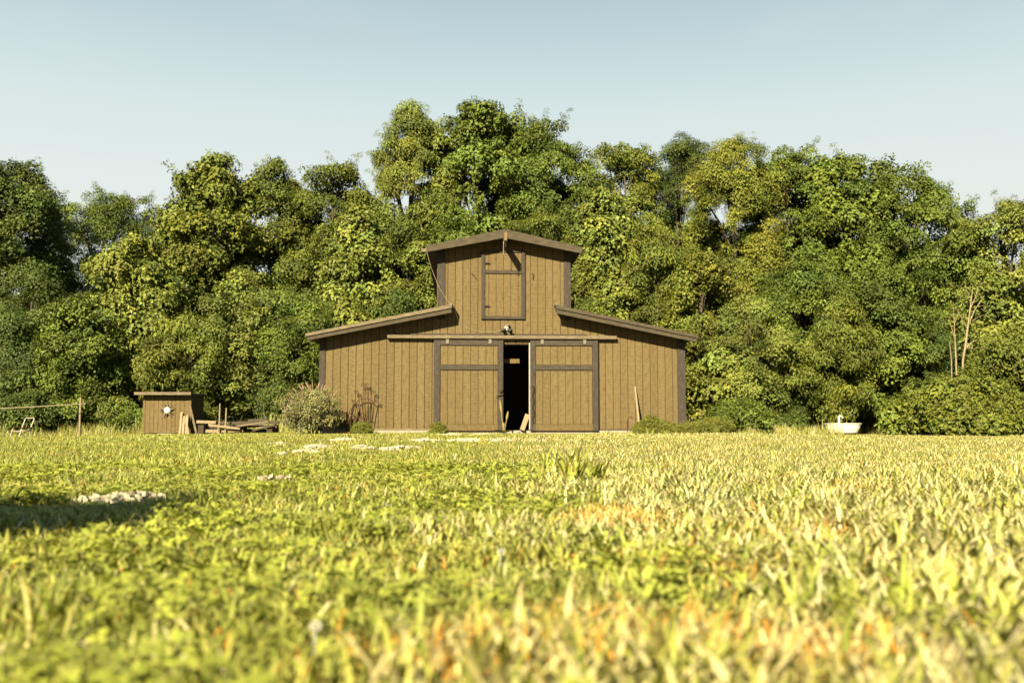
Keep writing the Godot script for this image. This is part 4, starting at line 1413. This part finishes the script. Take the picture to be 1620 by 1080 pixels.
func tufts() -> void:
	# coarse grass tussocks that stand above the lawn
	var spots := [[905, 775, 26, 0.24, 0.36, 2.0], [868, 765, 14, 0.2, 0.3, 1.8], [945, 770, 16, 0.18, 0.28, 1.8], [780, 735, 12, 0.15, 0.2], [735, 720, 12, 0.16, 0.2], [1480, 1010, 20, 0.08, 0.2], [1300, 985, 14, 0.07, 0.18], [520, 860, 10, 0.06, 0.12], [1560, 900, 14, 0.09, 0.15], [60, 1040, 12, 0.07, 0.16], [640, 1050, 12, 0.07, 0.14], [1010, 960, 12, 0.06, 0.14]]
	var feet := []
	for s in spots: feet.append([on_ground(s[0], s[1]), s[2], s[3], s[4], s[5] if s.size() > 5 else 1.0])
	# rank grass along the foot of the barn
	var rr := RandomNumberGenerator.new()
	rr.seed = 88
	for q in 46:
		var px := rr.randf_range(950, 1110) if q < 30 else rr.randf_range(560, 690)
		var h := rr.randf_range(0.1, 0.34) if px > 1005 else rr.randf_range(0.06, 0.18)
		feet.append([ground_at(px, rr.randf_range(25.6, 26.2)), 14, h * 0.6, h, 1.0])
	var k := 0
	for s in feet:
		k += 1
		var c: Vector3 = s[0]
		var r := RandomNumberGenerator.new()
		r.seed = 900 + k
		var mb := MB.new()
		for q in int(s[1]) * 2:
			var lum := r.randf_range(0.75, 1.25)
			var col: Color = [Color(0.28, 0.34, 0.05), Color(0.38, 0.4, 0.07), Color(0.5, 0.46, 0.16)][r.randi() % 3]
			blade(mb, r, Vector3(r.randf_range(-0.06, 0.06), 0, r.randf_range(-0.06, 0.06)), r.randf_range(s[2] * 0.7, s[3]), r.randf_range(0.008, 0.013) * s[4], r.randf_range(0.3, 1.2), Color(col.r * lum, col.g * lum, col.b * lum))
		var o := put(mb.mesh(), "grass_tuft", M.grass, null)
		o.position = c
		tag(o, "coarse long bladed grass tuft standing above the mown lawn" if k <= spots.size() else "rank grass tuft growing against the foot of the barn", "grass", "grass tufts in the lawn")
		o.set_meta("kind", "stuff")

func flowers() -> void:
	var k := 0
	for p in [[280, 820], [768, 822], [872, 756], [745, 738], [484, 950], [610, 818], [970, 742], [790, 905], [495, 1045]]:
		k += 1
		var c := on_ground(p[0], p[1])
		c.z -= 0.0
		var t := thing("clover_flower", c, "small white clover flower head in the lawn", "flower", "white clover flowers in the lawn")
		put(rod(Vector3.ZERO, Vector3(0.004, 0.05, 0.003), 0.0014, 0.0012, 5), "stalk", M.grass, t)
		var mb := MB.new()
		var r := RandomNumberGenerator.new()
		r.seed = k
		mb.tone = Color(0.75, 0.72, 0.62)
		for q in 60:
			var e := rdir(r)
			var cc := Vector3(0.004, 0.055, 0.003)
			var sd := e.cross(rdir(r)).normalized() * 0.0026
			mb.quad(cc + e * 0.003 - sd, cc + e * 0.009 - sd * 0.8, cc + e * 0.0105, cc + e * 0.003 + sd)
		put(mb.mesh(), "petals", M.petal, t)
